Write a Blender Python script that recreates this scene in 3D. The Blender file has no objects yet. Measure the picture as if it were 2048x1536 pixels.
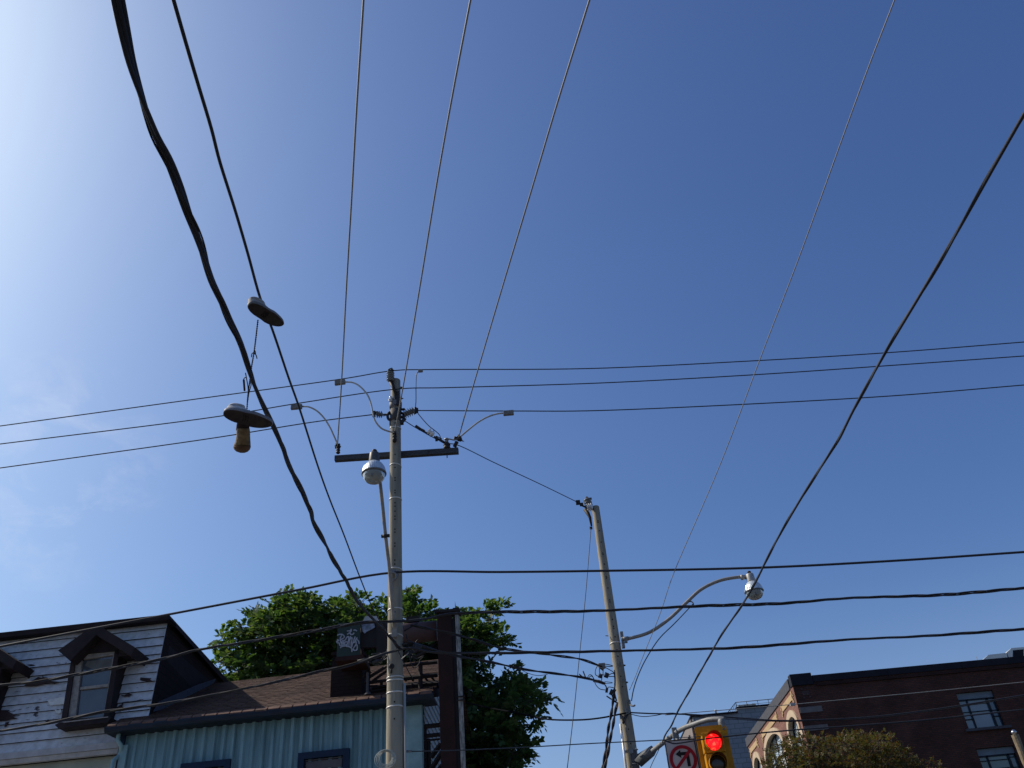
import bpy, math, random
from math import sin, cos, tan, pi, radians, sqrt, atan2
from mathutils import Vector as V, Matrix
random.seed(7)
S = bpy.context.scene
COL = S.collection

# ---------------------------------------------------------------- camera
F = 1740.0; PITCH = radians(35); ROLL = radians(5.26)
fw = V((0, cos(PITCH), sin(PITCH))); u0 = V((0, -sin(PITCH), cos(PITCH))); r0 = V((1, 0, 0))
rt = (r0*cos(ROLL) - u0*sin(ROLL)).normalized(); up = (r0*sin(ROLL) + u0*cos(ROLL)).normalized()
CP = V((0, 0, 1.6))
cam = bpy.data.cameras.new('camera'); co = bpy.data.objects.new('camera', cam); COL.objects.link(co)
co.matrix_world = Matrix(((rt.x, up.x, -fw.x, CP.x), (rt.y, up.y, -fw.y, CP.y), (rt.z, up.z, -fw.z, CP.z), (0, 0, 0, 1)))
cam.sensor_fit = 'HORIZONTAL'; cam.sensor_width = 36; cam.lens = 36*F/2048
cam.clip_start = 0.05; cam.clip_end = 3000
S.camera = co

# ---------------------------------------------------------------- light
SUN_AZ = -73.0     # degrees from +Y, negative = to the left
SUN_EL = 42.0
sd = V((sin(radians(SUN_AZ))*cos(radians(SUN_EL)), cos(radians(SUN_AZ))*cos(radians(SUN_EL)), sin(radians(SUN_EL))))
sl = bpy.data.lights.new('sun', 'SUN'); sl.energy = 5.0; sl.angle = radians(0.5); sl.color = (1.0, 0.90, 0.75)
so = bpy.data.objects.new('sun', sl); COL.objects.link(so)
so.rotation_euler = sd.to_track_quat('Z', 'Y').to_euler(); so.location = (-30, 20, 40)
W = bpy.data.worlds.new('World'); S.world = W; W.use_nodes = True
nt = W.node_tree; nt.nodes.clear()
N = lambda t, **k: (lambda n: ([setattr(n, a, b) for a, b in k.items()], n)[1])(nt.nodes.new(t))
out = N('ShaderNodeOutputWorld'); bg = N('ShaderNodeBackground'); bg.inputs[1].default_value = 0.10
sky = N('ShaderNodeTexSky', sky_type='NISHITA'); sky.sun_disc = False
sky.sun_elevation = radians(SUN_EL); sky.sun_rotation = radians(SUN_AZ)
sky.altitude = 0; sky.air_density = 1.0; sky.dust_density = 2.5; sky.ozone_density = 1.0
# colour response of the camera: one power curve per channel
sp = N('ShaderNodeSeparateColor'); hs = N('ShaderNodeCombineColor'); nt.links.new(sky.outputs[0], sp.inputs[0])
for i, (pw, ga) in enumerate(((1.215, -0.075), (1.195, 0.15), (1.029, 0.275))):
    d_ = N('ShaderNodeMath', operation='MULTIPLY'); d_.inputs[1].default_value = 0.1; nt.links.new(sp.outputs[i], d_.inputs[0])
    p_ = N('ShaderNodeMath', operation='POWER'); p_.inputs[1].default_value = pw; nt.links.new(d_.outputs[0], p_.inputs[0])
    g_ = N('ShaderNodeMath', operation='MULTIPLY'); g_.inputs[1].default_value = 10*math.exp(ga); nt.links.new(p_.outputs[0], g_.inputs[0])
    c_ = N('ShaderNodeMath', operation='SMOOTH_MIN'); c_.inputs[1].default_value = (6.6, 8.0, 10.3)[i]; c_.inputs[2].default_value = 2.5; nt.links.new(g_.outputs[0], c_.inputs[0]); nt.links.new(c_.outputs[0], hs.inputs[i])
# thin wisps of cloud low in the left of the sky
tc = N('ShaderNodeTexCoord'); mp = N('ShaderNodeMapping'); mp.inputs['Scale'].default_value = (3.2, 3.2, 5.5)
nz = N('ShaderNodeTexNoise'); nz.inputs['Scale'].default_value = 4.5; nz.inputs['Detail'].default_value = 9; nz.inputs['Roughness'].default_value = 0.62
nz.inputs['Distortion'].default_value = 0.35
cr = N('ShaderNodeValToRGB'); cr.color_ramp.elements[0].position = 0.47; cr.color_ramp.elements[1].position = 0.74
nt.links.new(tc.outputs['Generated'], mp.inputs[0]); nt.links.new(mp.outputs[0], nz.inputs[0]); nt.links.new(nz.outputs['Fac'], cr.inputs[0])
def px_ray(x, y): return rt*((x-1024)/F) + up*((768-y)/F) + fw
cd = px_ray(60, 930).normalized()
dp = N('ShaderNodeVectorMath', operation='DOT_PRODUCT'); nrm = N('ShaderNodeVectorMath', operation='NORMALIZE')
nt.links.new(tc.outputs['Generated'], nrm.inputs[0]); nt.links.new(nrm.outputs[0], dp.inputs[0]); dp.inputs[1].default_value = cd
mr = N('ShaderNodeMapRange', interpolation_type='SMOOTHSTEP'); mr.inputs[1].default_value = cos(radians(8.5)); mr.inputs[2].default_value = cos(radians(1))
mr.inputs[3].default_value = 0; mr.inputs[4].default_value = 0.3
nt.links.new(dp.outputs['Value'], mr.inputs[0])
ml = N('ShaderNodeMath', operation='MULTIPLY'); nt.links.new(mr.outputs[0], ml.inputs[0]); nt.links.new(cr.outputs[0], ml.inputs[1])
mx = N('ShaderNodeMixRGB'); mx.inputs[2].default_value = (7.6, 8.2, 9.6, 1)
sx = N('ShaderNodeSeparateXYZ'); nt.links.new(nrm.outputs[0], sx.inputs[0])
hz = N('ShaderNodeMapRange', interpolation_type='SMOOTHSTEP'); hz.inputs[1].default_value = 0.36; hz.inputs[2].default_value = 0.10; hz.inputs[3].default_value = 0; hz.inputs[4].default_value = 0.34
nt.links.new(sx.outputs['Z'], hz.inputs[0]); hm = N('ShaderNodeMixRGB'); hm.inputs[2].default_value = (4.0, 5.3, 7.6, 1)
nt.links.new(hz.outputs[0], hm.inputs[0]); nt.links.new(hs.outputs[0], hm.inputs[1])
nt.links.new(ml.outputs[0], mx.inputs[0]); nt.links.new(hm.outputs[0], mx.inputs[1]); nt.links.new(mx.outputs[0], bg.inputs[0]); nt.links.new(bg.outputs[0], out.inputs[0])
S.view_settings.view_transform = 'Standard'; S.view_settings.look = 'None'; S.view_settings.gamma = 1; S.view_settings.exposure = 0.0
S.render.film_transparent = False

# ---------------------------------------------------------------- pixel -> place helpers
def onY(x, y, Y): d = px_ray(x, y); return CP + d*(Y/d.y)
def onZ(x, y, Z): d = px_ray(x, y); return CP + d*((Z-CP.z)/d.z)
def hit(x, y, p, n):
    d = px_ray(x, y); n = V(n); return CP + d*((V(p)-CP).dot(n)/d.dot(n))

# ---------------------------------------------------------------- materials
MATS = {}
def mat(name, col, rough=0.7, metal=0.0, col2=None, nscale=6.0, bump=0.0, bscale=30.0, contrast=(0.35, 0.65), stretch=(1, 1, 1), emit=None, trans=0.0, spec=None):
    if name in MATS: return MATS[name]
    m = bpy.data.materials.new(name); m.use_nodes = True; t = m.node_tree; b = t.nodes['Principled BSDF']
    b.inputs['Base Color'].default_value = (*col, 1); b.inputs['Roughness'].default_value = rough; b.inputs['Metallic'].default_value = metal
    b.inputs['Specular IOR Level'].default_value = spec if spec is not None else (.5 if rough < .45 else .18)
    c = t.nodes.new('ShaderNodeTexCoord'); mpg = t.nodes.new('ShaderNodeMapping'); mpg.inputs['Scale'].default_value = stretch
    t.links.new(c.outputs['Object'], mpg.inputs[0])
    if col2 is None: col2 = tuple(x*0.75 for x in col)
    n = t.nodes.new('ShaderNodeTexNoise'); n.inputs['Scale'].default_value = nscale; n.inputs['Detail'].default_value = 7; n.inputs['Roughness'].default_value = 0.6
    r = t.nodes.new('ShaderNodeValToRGB'); r.color_ramp.elements[0].position = contrast[0]; r.color_ramp.elements[1].position = contrast[1]
    r.color_ramp.elements[0].color = (*col2, 1); r.color_ramp.elements[1].color = (*col, 1)
    t.links.new(mpg.outputs[0], n.inputs[0]); t.links.new(n.outputs['Fac'], r.inputs[0]); t.links.new(r.outputs[0], b.inputs['Base Color'])
    if bump:
        n2 = t.nodes.new('ShaderNodeTexNoise'); n2.inputs['Scale'].default_value = bscale; n2.inputs['Detail'].default_value = 5
        bp = t.nodes.new('ShaderNodeBump'); bp.inputs['Strength'].default_value = bump; bp.inputs['Distance'].default_value = 0.02
        t.links.new(mpg.outputs[0], n2.inputs[0]); t.links.new(n2.outputs['Fac'], bp.inputs['Height']); t.links.new(bp.outputs[0], b.inputs['Normal'])
    if emit:
        b.inputs['Emission Color'].default_value = (*emit[:3], 1); b.inputs['Emission Strength'].default_value = emit[3]
    if trans: b.inputs['Transmission Weight'].default_value = trans
    MATS[name] = m; return m

def brick_mat(name, c1, c2, mortar, bw=0.215, bh=0.075, ms=0.012, offset=0.5, rough=0.9, var=0.5, bump=0.5, squash=1.0, noise_col=None):
    m = bpy.data.materials.new(name); m.use_nodes = True; t = m.node_tree; b = t.nodes['Principled BSDF']; b.inputs['Roughness'].default_value = rough
    b.inputs['Specular IOR Level'].default_value = 0.2
    uv = t.nodes.new('ShaderNodeUVMap'); uv.uv_map = 'uv'
    # slightly wavy courses
    nn = t.nodes.new('ShaderNodeTexNoise'); nn.inputs['Scale'].default_value = 1.3
    mm = t.nodes.new('ShaderNodeMixRGB'); mm.blend_type = 'LINEAR_LIGHT'; mm.inputs[0].default_value = 0.012
    t.links.new(uv.outputs[0], nn.inputs[0]); t.links.new(uv.outputs[0], mm.inputs[1]); t.links.new(nn.outputs['Color'], mm.inputs[2])
    k = t.nodes.new('ShaderNodeTexBrick'); k.inputs['Scale'].default_value = 1; k.inputs['Brick Width'].default_value = bw; k.inputs['Row Height'].default_value = bh
    k.inputs['Mortar Size'].default_value = ms; k.offset = offset; k.inputs['Color1'].default_value = (*c1, 1); k.inputs['Color2'].default_value = (*c2, 1)
    k.inputs['Mortar'].default_value = (*mortar, 1); k.inputs['Bias'].default_value = 0.0; k.inputs['Mortar Smooth'].default_value = 0.3
    t.links.new(mm.outputs[0], k.inputs['Vector'])
    n = t.nodes.new('ShaderNodeTexNoise'); n.inputs['Scale'].default_value = 0.9; n.inputs['Detail'].default_value = 8; t.links.new(uv.outputs[0], n.inputs[0])
    r = t.nodes.new('ShaderNodeValToRGB'); r.color_ramp.elements[0].position = .3; r.color_ramp.elements[1].position = .7
    lo = 1-var; r.color_ramp.elements[0].color = (lo, lo, lo, 1); r.color_ramp.elements[1].color = (1, 1, 1, 1); t.links.new(n.outputs['Fac'], r.inputs[0])
    x = t.nodes.new('ShaderNodeMixRGB'); x.blend_type = 'MULTIPLY'; x.inputs[0].default_value = 1
    t.links.new(k.outputs['Color'], x.inputs[1]); t.links.new(r.outputs[0], x.inputs[2]); t.links.new(x.outputs[0], b.inputs['Base Color'])
    bp = t.nodes.new('ShaderNodeBump'); bp.inputs['Strength'].default_value = bump; bp.inputs['Distance'].default_value = 0.01; bp.invert = True
    t.links.new(k.outputs['Fac'], bp.inputs['Height']); t.links.new(bp.outputs[0], b.inputs['Normal'])
    return m

def peel_mat():
    m = bpy.data.materials.new('peeling_white_paint'); m.use_nodes = True; t = m.node_tree; b = t.nodes['Principled BSDF']; b.inputs['Roughness'].default_value = 0.75
    L = t.links.new; nn = t.nodes.new
    uv = nn('ShaderNodeUVMap'); uv.uv_map = 'uv'
    mp = nn('ShaderNodeMapping'); mp.inputs['Scale'].default_value = (0.55, 1.5, 1); L(uv.outputs[0], mp.inputs[0])
    n1 = nn('ShaderNodeTexNoise'); n1.inputs['Scale'].default_value = 2.6; n1.inputs['Detail'].default_value = 10; n1.inputs['Roughness'].default_value = .58; n1.inputs['Distortion'].default_value = .5
    L(mp.outputs[0], n1.inputs[0])
    r1 = nn('ShaderNodeValToRGB'); r1.color_ramp.elements[0].position = .635; r1.color_ramp.elements[1].position = .648; L(n1.outputs['Fac'], r1.inputs[0])
    n2 = nn('ShaderNodeTexNoise'); n2.inputs['Scale'].default_value = 7; n2.inputs['Detail'].default_value = 9; L(uv.outputs[0], n2.inputs[0])
    r2 = nn('ShaderNodeValToRGB'); r2.color_ramp.elements[0].position = .3; r2.color_ramp.elements[1].position = .6
    r2.color_ramp.elements[0].color = (.42, .42, .42, 1); r2.color_ramp.elements[1].color = (.60, .60, .61, 1); L(n2.outputs['Fac'], r2.inputs[0])
    mp3 = nn('ShaderNodeMapping'); mp3.inputs['Scale'].default_value = (1.2, 5, 1); L(uv.outputs[0], mp3.inputs[0])
    n3 = nn('ShaderNodeTexNoise'); n3.inputs['Scale'].default_value = 5; n3.inputs['Detail'].default_value = 9; L(mp3.outputs[0], n3.inputs[0])
    r3 = nn('ShaderNodeValToRGB'); r3.color_ramp.elements[0].position = .655; r3.color_ramp.elements[1].position = .70; L(n3.outputs['Fac'], r3.inputs[0])
    x = nn('ShaderNodeMixRGB'); x.inputs[2].default_value = (.055, .045, .045, 1); L(r1.outputs[0], x.inputs[0]); L(r2.outputs[0], x.inputs[1])
    x2 = nn('ShaderNodeMixRGB'); x2.inputs[2].default_value = (.20, .19, .19, 1); L(r3.outputs[0], x2.inputs[0]); L(x.outputs[0], x2.inputs[1])
    L(x2.outputs[0], b.inputs['Base Color'])
    bp = nn('ShaderNodeBump'); bp.inputs['Strength'].default_value = .4; bp.inputs['Distance'].default_value = .004; bp.invert = True
    L(r1.outputs[0], bp.inputs['Height']); L(bp.outputs[0], b.inputs['Normal'])
    return m

def leaf_mat(name, ca, cb, cc, trans=0.35):
    m = bpy.data.materials.new(name); m.use_nodes = True; t = m.node_tree; L = t.links.new; nn = t.nodes.new
    for n in list(t.nodes): t.nodes.remove(n)
    o = nn('ShaderNodeOutputMaterial'); g = nn('ShaderNodeNewGeometry')
    rp = nn('ShaderNodeValToRGB'); e = rp.color_ramp.elements; e[0].position = 0; e[0].color = (*ca, 1); e[1].position = 1; e[1].color = (*cc, 1)
    k = e.new(.55); k.color = (*cb, 1)
    L(g.outputs['Random Per Island'], rp.inputs[0])
    b = nn('ShaderNodeBsdfPrincipled'); b.inputs['Roughness'].default_value = .6; b.inputs['Specular IOR Level'].default_value = .18; L(rp.outputs[0], b.inputs['Base Color'])
    tr = nn('ShaderNodeBsdfTranslucent'); mc = nn('ShaderNodeMixRGB'); mc.blend_type = 'MULTIPLY'; mc.inputs[0].default_value = 1; mc.inputs[2].default_value = (2.0, 2.1, .8, 1)
    L(rp.outputs[0], mc.inputs[1]); L(mc.outputs[0], tr.inputs[0])
    mx = nn('ShaderNodeMixShader'); mx.inputs[0].default_value = trans; L(b.outputs[0], mx.inputs[1]); L(tr.outputs[0], mx.inputs[2]); L(mx.outputs[0], o.inputs[0])
    return m

M_conc = mat('concrete', (.315, .285, .22), .85, col2=(.19, .172, .14), nscale=4, bump=.25, bscale=45, stretch=(2.2, 2.2, .16), contrast=(.34, .60))
M_hole = mat('hole_dark', (.012, .011, .01), .9)
M_galv = mat('galvanised', (.22, .225, .23), .55, .2, col2=(.16, .165, .17), nscale=12)
M_arm = mat('arm_aluminium', (.32, .29, .25), .55, .15, col2=(.24, .22, .19), nscale=8)
M_band = mat('band_bright', (.72, .71, .68), .45, .2)
M_dark = mat('hardware_dark', (.05, .045, .045), .6, .3, col2=(.025, .022, .022), nscale=20)
M_wood = mat('crossarm_wood', (.085, .09, .095), .85, col2=(.05, .052, .058), nscale=6, stretch=(.6, 6, 6), bump=.3)
M_porc = mat('porcelain_grey', (.16, .165, .16), .3, col2=(.11, .11, .105), nscale=10)
M_pwhite = mat('porcelain_white', (.78, .80, .83), .2)
M_cable = mat('cable_black', (.038, .040, .050), .6, col2=(.032, .034, .042), nscale=2)
M_cable2 = mat('cable_weathered', (.038, .035, .032), .7, col2=(.028, .026, .024), nscale=.7)
M_hv = mat('wire_grey_dark', (.045, .055, .07), .5, .1, col2=(.04, .05, .065))
M_over = mat('wire_light_grey', (.27, .27, .26), .55, .0, col2=(.24, .24, .23), nscale=.6)
M_jump = mat('jumper_light', (.42, .41, .38), .5, col2=(.36, .35, .33), nscale=2)
M_box = mat('connector_cover', (.20, .19, .185), .6, col2=(.15, .145, .14), nscale=12)
M_lampw = mat('lamp_dome', (.62, .68, .72), .35, .3, col2=(.48, .54, .58), nscale=15)
M_lamph = mat('lamp_housing', (.13, .125, .125), .5, .3, col2=(.09, .085, .085), nscale=15)
M_lamph2 = mat('lamp_housing_light', (.42, .41, .39), .5, .3, col2=(.3, .3, .29), nscale=12)

def glass_refr():
    m = bpy.data.materials.new('lamp_refractor_glass'); m.use_nodes = True; t = m.node_tree; b = t.nodes['Principled BSDF']
    b.inputs['Base Color'].default_value = (.36, .38, .36, 1); b.inputs['Roughness'].default_value = .16; b.inputs['Transmission Weight'].default_value = .35; b.inputs['IOR'].default_value = 1.35
    w = t.nodes.new('ShaderNodeTexNoise'); w.inputs['Scale'].default_value = 14
    bp = t.nodes.new('ShaderNodeBump'); bp.inputs['Strength'].default_value = .6; bp.inputs['Distance'].default_value = .02
    c = t.nodes.new('ShaderNodeTexCoord'); t.links.new(c.outputs['Object'], w.inputs[0]); t.links.new(w.outputs['Fac'], bp.inputs['Height']); t.links.new(bp.outputs[0], b.inputs['Normal'])
    return m
M_refr = glass_refr()

def pane_mat(name, col, rough=.06, var=.5):
    m = mat(name, col, rough, 0, col2=tuple(c*var for c in col), nscale=1.4, contrast=(.3, .7), spec=.8)
    return m

# ---------------------------------------------------------------- mesh builder
class MB:
    def __init__(s): s.v = []; s.f = []; s.mi = []; s.sm = []; s.uvax = []
    def face(s, idx, mi=0, sm=False): s.f.append(tuple(idx)); s.mi.append(mi); s.sm.append(sm)
    def poly(s, pts, mi=0, sm=False):
        n = len(s.v); s.v += [V(p) for p in pts]; s.face(range(n, n+len(pts)), mi, sm)
    def box(s, c, size, R=None, mi=0):
        c = V(c); n = len(s.v); h = V(size)*.5
        for dz in (-1, 1):
            for dx, dy in ((-1, -1), (1, -1), (1, 1), (-1, 1)):
                p = V((dx*h.x, dy*h.y, dz*h.z)); p = R @ p if R else p; s.v.append(c+p)
        for q in ((3, 2, 1, 0), (4, 5, 6, 7), (0, 1, 5, 4), (1, 2, 6, 5), (2, 3, 7, 6), (3, 0, 4, 7)): s.face([n+i for i in q], mi)
    def prism(s, pts, ext, mi=0):
        pts = [V(p) for p in pts]; ext = V(ext); n = len(s.v); k = len(pts)
        s.v += pts + [p+ext for p in pts]
        a = sum(((pts[i]-pts[0]).cross(pts[(i+1) % k]-pts[0]) for i in range(k)), V((0, 0, 0)))
        fl = a.dot(ext) > 0
        f1 = list(range(n, n+k)); f2 = list(range(n+k, n+2*k))
        if fl: s.face(f1[::-1], mi); s.face(f2, mi)
        else: s.face(f1, mi); s.face(f2[::-1], mi)
        for i in range(k):
            j = (i+1) % k; q = [n+i, n+j, n+k+j, n+k+i]; s.face(q if fl else q[::-1], mi)
    def tube(s, pts, r, seg=8, mi=0, cap=True, sm=True):
        pts = [V(p) for p in pts]; k = len(pts)
        rs = r if isinstance(r, (list, tuple)) else [r]*k
        n0 = len(s.v); prev = None
        for i, p in enumerate(pts):
            t = (pts[min(i+1, k-1)]-pts[max(i-1, 0)]);
            if t.length < 1e-9: t = V((0, 0, 1))
            t.normalize()
            if prev is None:
                a = V((0, 0, 1)) if abs(t.z) < .9 else V((0, 1, 0)); x = t.cross(a).normalized()
            else:
                x = (prev - t*prev.dot(t));
                x = x.normalized() if x.length > 1e-6 else t.orthogonal().normalized()
            prev = x; y = t.cross(x)
            for j in range(seg):
                a = 2*pi*j/seg; s.v.append(p + (x*cos(a)+y*sin(a))*rs[i])
        for i in range(k-1):
            for j in range(seg):
                a = n0+i*seg+j; b = n0+i*seg+(j+1) % seg; s.face((a, b, b+seg, a+seg), mi, sm)
        if cap:
            s.face([n0+j for j in range(seg)][::-1], mi); s.face([n0+(k-1)*seg+j for j in range(seg)], mi)
    def lathe(s, prof, o, ax=(0, 0, 1), seg=20, mi=0, sm=True):
        # prof: list of (radius, distance along the axis)
        o = V(o); ax = V(ax).normalized(); x = ax.orthogonal().normalized(); y = ax.cross(x); n0 = len(s.v)
        for r, h in prof:
            for j in range(seg):
                a = 2*pi*j/seg; s.v.append(o+ax*h+(x*cos(a)+y*sin(a))*max(r, 1e-4))
        for i in range(len(prof)-1):
            for j in range(seg):
                a = n0+i*seg+j; b = n0+i*seg+(j+1) % seg; s.face((a, b, b+seg, a+seg), mi, sm)
        s.face([n0+j for j in range(seg)][::-1], mi); s.face([n0+(len(prof)-1)*seg+j for j in range(seg)], mi)
    def build(s, name, mats, parent=None, base=None, uv=True):
        if not isinstance(mats, (list, tuple)): mats = [mats]
        if base is None:
            if parent is not None: base = WORLD[parent.name]
            else:
                xs = [p.x for p in s.v]; ys = [p.y for p in s.v]; zs = [p.z for p in s.v]
                base = V(((min(xs)+max(xs))/2, (min(ys)+max(ys))/2, min(zs)))
        me = bpy.data.meshes.new(name)
        me.from_pydata([tuple(p-base) for p in s.v], [], s.f)
        for m in mats: me.materials.append(m)
        me.polygons.foreach_set('material_index', s.mi); me.polygons.foreach_set('use_smooth', s.sm)
        if uv:
            ul = me.uv_layers.new(name='uv'); Z = V((0, 0, 1))
            for p in me.polygons:
                nn = p.normal
                if abs(nn.z) > .97: t = V((1, 0, 0)); b = V((0, 1, 0))
                else: t = Z.cross(nn).normalized(); b = nn.cross(t)
                for li in p.loop_indices:
                    q = s.v[me.loops[li].vertex_index]; ul.data[li].uv = (q.dot(t), q.dot(b))
        me.update()
        o = bpy.data.objects.new(name, me); COL.objects.link(o)
        if parent is not None: o.parent = parent; WORLD[o.name] = base
        else: o.location = base; WORLD[o.name] = base
        return o
WORLD = {}
def tag(o, label=None, cat=None, group=None, kind=None):
    if label: o['label'] = label
    if cat: o['category'] = cat
    if group: o['group'] = group
    if kind: o['kind'] = kind
    return o
def thing(name, base, label, cat, group=None):
    o = bpy.data.objects.new(name, None); COL.objects.link(o); o.location = base; o.empty_display_size = .2; WORLD[o.name] = V(base)
    return tag(o, label, cat, group)

def crom(pts, n=8):
    P = [pts[0]*2-pts[1]] + list(pts) + [pts[-1]*2-pts[-2]]; o = []
    for i in range(1, len(P)-2):
        for j in range(n):
            t = j/n; a, b, c, d = P[i-1], P[i], P[i+1], P[i+2]
            o.append(.5*((2*b)+(-a+c)*t+(2*a-5*b+4*c-d)*t*t+(-a+3*b-3*c+d)*t*t*t))
    o.append(P[-2]); return o
def extend(pts, a, b):
    pts = list(pts)
    if a: pts = [pts[0]+(pts[0]-pts[1]).normalized()*a] + pts
    if b: pts = pts + [pts[-1]+(pts[-1]-pts[-2]).normalized()*b]
    return pts
def zline(pix, A, B, ext=0):
    """pixels of a cable whose height runs linearly from (Y,Z)=A to B"""
    o = []
    for x, y in pix:
        Z = (A[1]+B[1])/2
        for _ in range(30):
            p = onZ(x, y, Z); t = (p.y-A[0])/(B[0]-A[0]); Z = A[1]+(B[1]-A[1])*t
        o.append(onZ(x, y, Z))
    return o
def simple_wire(name, pts, r, m, label, cat='wire', group=None, seg=7, n=8, smooth=True):
    b = MB(); b.tube(crom(pts, n) if smooth else pts, r, seg); return tag(b.build(name, m), label, cat, group)
def strands(b, path, offs, r, pitch, seg=6, step=.12, mi=0, phase=0.0, wob=0.0):
    # resample and wind strands round the path
    L = [0]
    for i in range(1, len(path)): L.append(L[-1]+(path[i]-path[i-1]).length)
    n = max(8, int(L[-1]/step)); pts = []; j = 0
    for k in range(n+1):
        d = L[-1]*k/n
        while j < len(L)-2 and L[j+1] < d: j += 1
        t = (d-L[j])/max(1e-9, L[j+1]-L[j]); pts.append((path[j].lerp(path[j+1], t), d))
    for q, (off, ph) in enumerate(offs):
        line = []
        for i, (p, d) in enumerate(pts):
            t = (pts[min(i+1, n)][0]-pts[max(i-1, 0)][0]).normalized()
            x = t.cross(V((0, 0, 1))).normalized(); y = x.cross(t)
            a = 2*pi*d/pitch+ph+phase; o = off*(1+wob*sin(d*1.7+q))
            line.append(p+(x*cos(a)+y*sin(a))*o)
        b.tube(line, r if not isinstance(r, (list, tuple)) else r[q], seg, mi)

# ================================================================ GROUND
b = MB(); b.poly([(-900, -900, -.16), (900, -900, -.16), (900, 900, -.16), (-900, 900, -.16)])
tag(b.build('ground', mat('ground_soil', (.09, .085, .07), .95, col2=(.06, .055, .045), nscale=.5), base=V((0, 0, 0))), kind='structure')
b = MB(); b.poly([(-120, -6, -.14), (120, -6, -.14), (120, 9.5, -.14), (-120, 9.5, -.14)]); b.poly([(3.6, 9.5, -.14), (11, 9.5, -.14), (11, 120, -.14), (3.6, 120, -.14)])
tag(b.build('road', mat('asphalt', (.05, .05, .052), .9, col2=(.035, .035, .037), nscale=3, bump=.3, bscale=90), base=V((0, 0, 0))), kind='structure')
b = MB()
for x0, x1, y0, y1 in ((-60, 3.6, 9.5, 17.4), (11, 70, 9.5, 13), (-60, 70, -11, -6.0)):
    b.box(((x0+x1)/2, (y0+y1)/2, -.065), (x1-x0, y1-y0, .13))
tag(b.build('pavement', mat('pavement_concrete', (.33, .32, .30), .9, col2=(.26, .25, .235), nscale=2, bump=.2), base=V((0, 0, 0))), kind='structure')
b = MB()
for i in range(9): b.box((2.0-i*.0, 0, 0), (.01, .01, .01)) if False else None
for i in range(20): b.poly([(-58+i*6, 1.7, -.136), (-55+i*6, 1.7, -.136), (-55+i*6, 1.82, -.136), (-58+i*6, 1.82, -.136)])
tag(b.build('lane_marking', mat('road_paint', (.72, .70, .62), .7), base=V((0, 0, 0))), kind='structure')

# ================================================================ HOUSES
A_H = radians(2.5); dH = V((cos(A_H), -sin(A_H), 0)); nH = V((-sin(A_H), -cos(A_H), 0))
def plane_at(Y, xref=-4.5): return (V((xref, Y, 0)), nH)
def onH(x, y, Y): p, n = plane_at(Y); return hit(x, y, p, n)

# ---- turquoise house
GY = 17.35     # front of the gutter
WY = 17.75     # wall plane
gl = onH(208, 1462, GY); gr = onH(866, 1388, GY); GZ = (gl.z+gr.z)/2
gl.z = gr.z = GZ
wl = onH(243, 1475, WY); wr = onH(846, 1415, WY)
base_t = V((-5.5, 19.5, 0))
th = thing('turquoise_house', base_t, 'turquoise house with ribbed metal siding and brown shingle roof behind the tall concrete pole', 'house')
M_teal = mat('teal_siding_paint', (.22, .37, .41), .6, .0, col2=(.11, .205, .235), nscale=1.7, stretch=(5, 5, .35), contrast=(.3, .62))
M_teal2 = mat('teal_trim_paint', (.27, .42, .44), .5, 0, col2=(.19, .31, .33), nscale=4)
M_navy = mat('navy_paint', (.012, .028, .065), .5, 0, col2=(.008, .02, .042), nscale=5)
wlx = wl; W0 = V((wl.x, wl.y, 0)); W1 = W0+dH*((wr-wl).dot(dH))
wid = (W1-W0).length
# ribbed front wall, one continuous profile
b = MB(); prof = []; x = .28; prof.append((0, -.0)); prof.append((.26, -.0)); pitch = .197
while x < wid-.62:
    prof += [(x, .0), (x+.03, .06), (x+.085, .06), (x+.112, .0)]; x += pitch*random.choice((1, 1, 1, .97, 1.03, 1, 1.06))
prof.append((wid, 0))
TOPZ = GZ-.02
for i in range(len(prof)-1):
    a = W0+dH*prof[i][0]+nH*prof[i][1]; c = W0+dH*prof[i+1][0]+nH*prof[i+1][1]
    b.poly([a, c, c+V((0, 0, TOPZ)), a+V((0, 0, TOPZ))])
b.build('front_siding', M_teal, th)
# corner boards near the right end: flat turquoise boards
b = MB()
for s0, s1, pr in ((wid-.58, wid-.36, .02), (wid-.34, wid-.02, .03)):
    c = W0+dH*((s0+s1)/2)+nH*(pr/2+.001); b.box(c+V((0, 0, TOPZ/2)), (s1-s0, pr, TOPZ-.01), Matrix.Rotation(-A_H, 3, 'Z'))
b.build('corner_board', M_teal2, th)
# right side wall, horizontal boards receding
b = MB(); e = W1; bk = V((W1.x+.02, 23.2, 0)); z = 0; RZ = 8.42
while z < 8.4:
    z1 = z+.16
    def lim(zz): # front limit of the gable at this height
        return 0
    f0 = e; yfront = e.y if z < 6.5 else e.y + (z-6.5)/.5
    yback = bk.y if z < 6.5 else bk.y + 1.6 - (z-6.5)/.55
    if yback > yfront+.1:
        p0 = V((e.x+.03, yfront, z)); p1 = V((bk.x+.03, yback, z)); b.poly([p0, p1, p1+V((-.022, 0, .16)), p0+V((-.022, 0, .16))])
        b.poly([p0+V((-.03, 0, 0)), p1+V((-.03, 0, 0)), p1, p0])
    z = z1
b.build('side_siding', mat('pale_clapboard', (.36, .42, .45), .6, col2=(.29, .34, .37), nscale=3), th)
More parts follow.
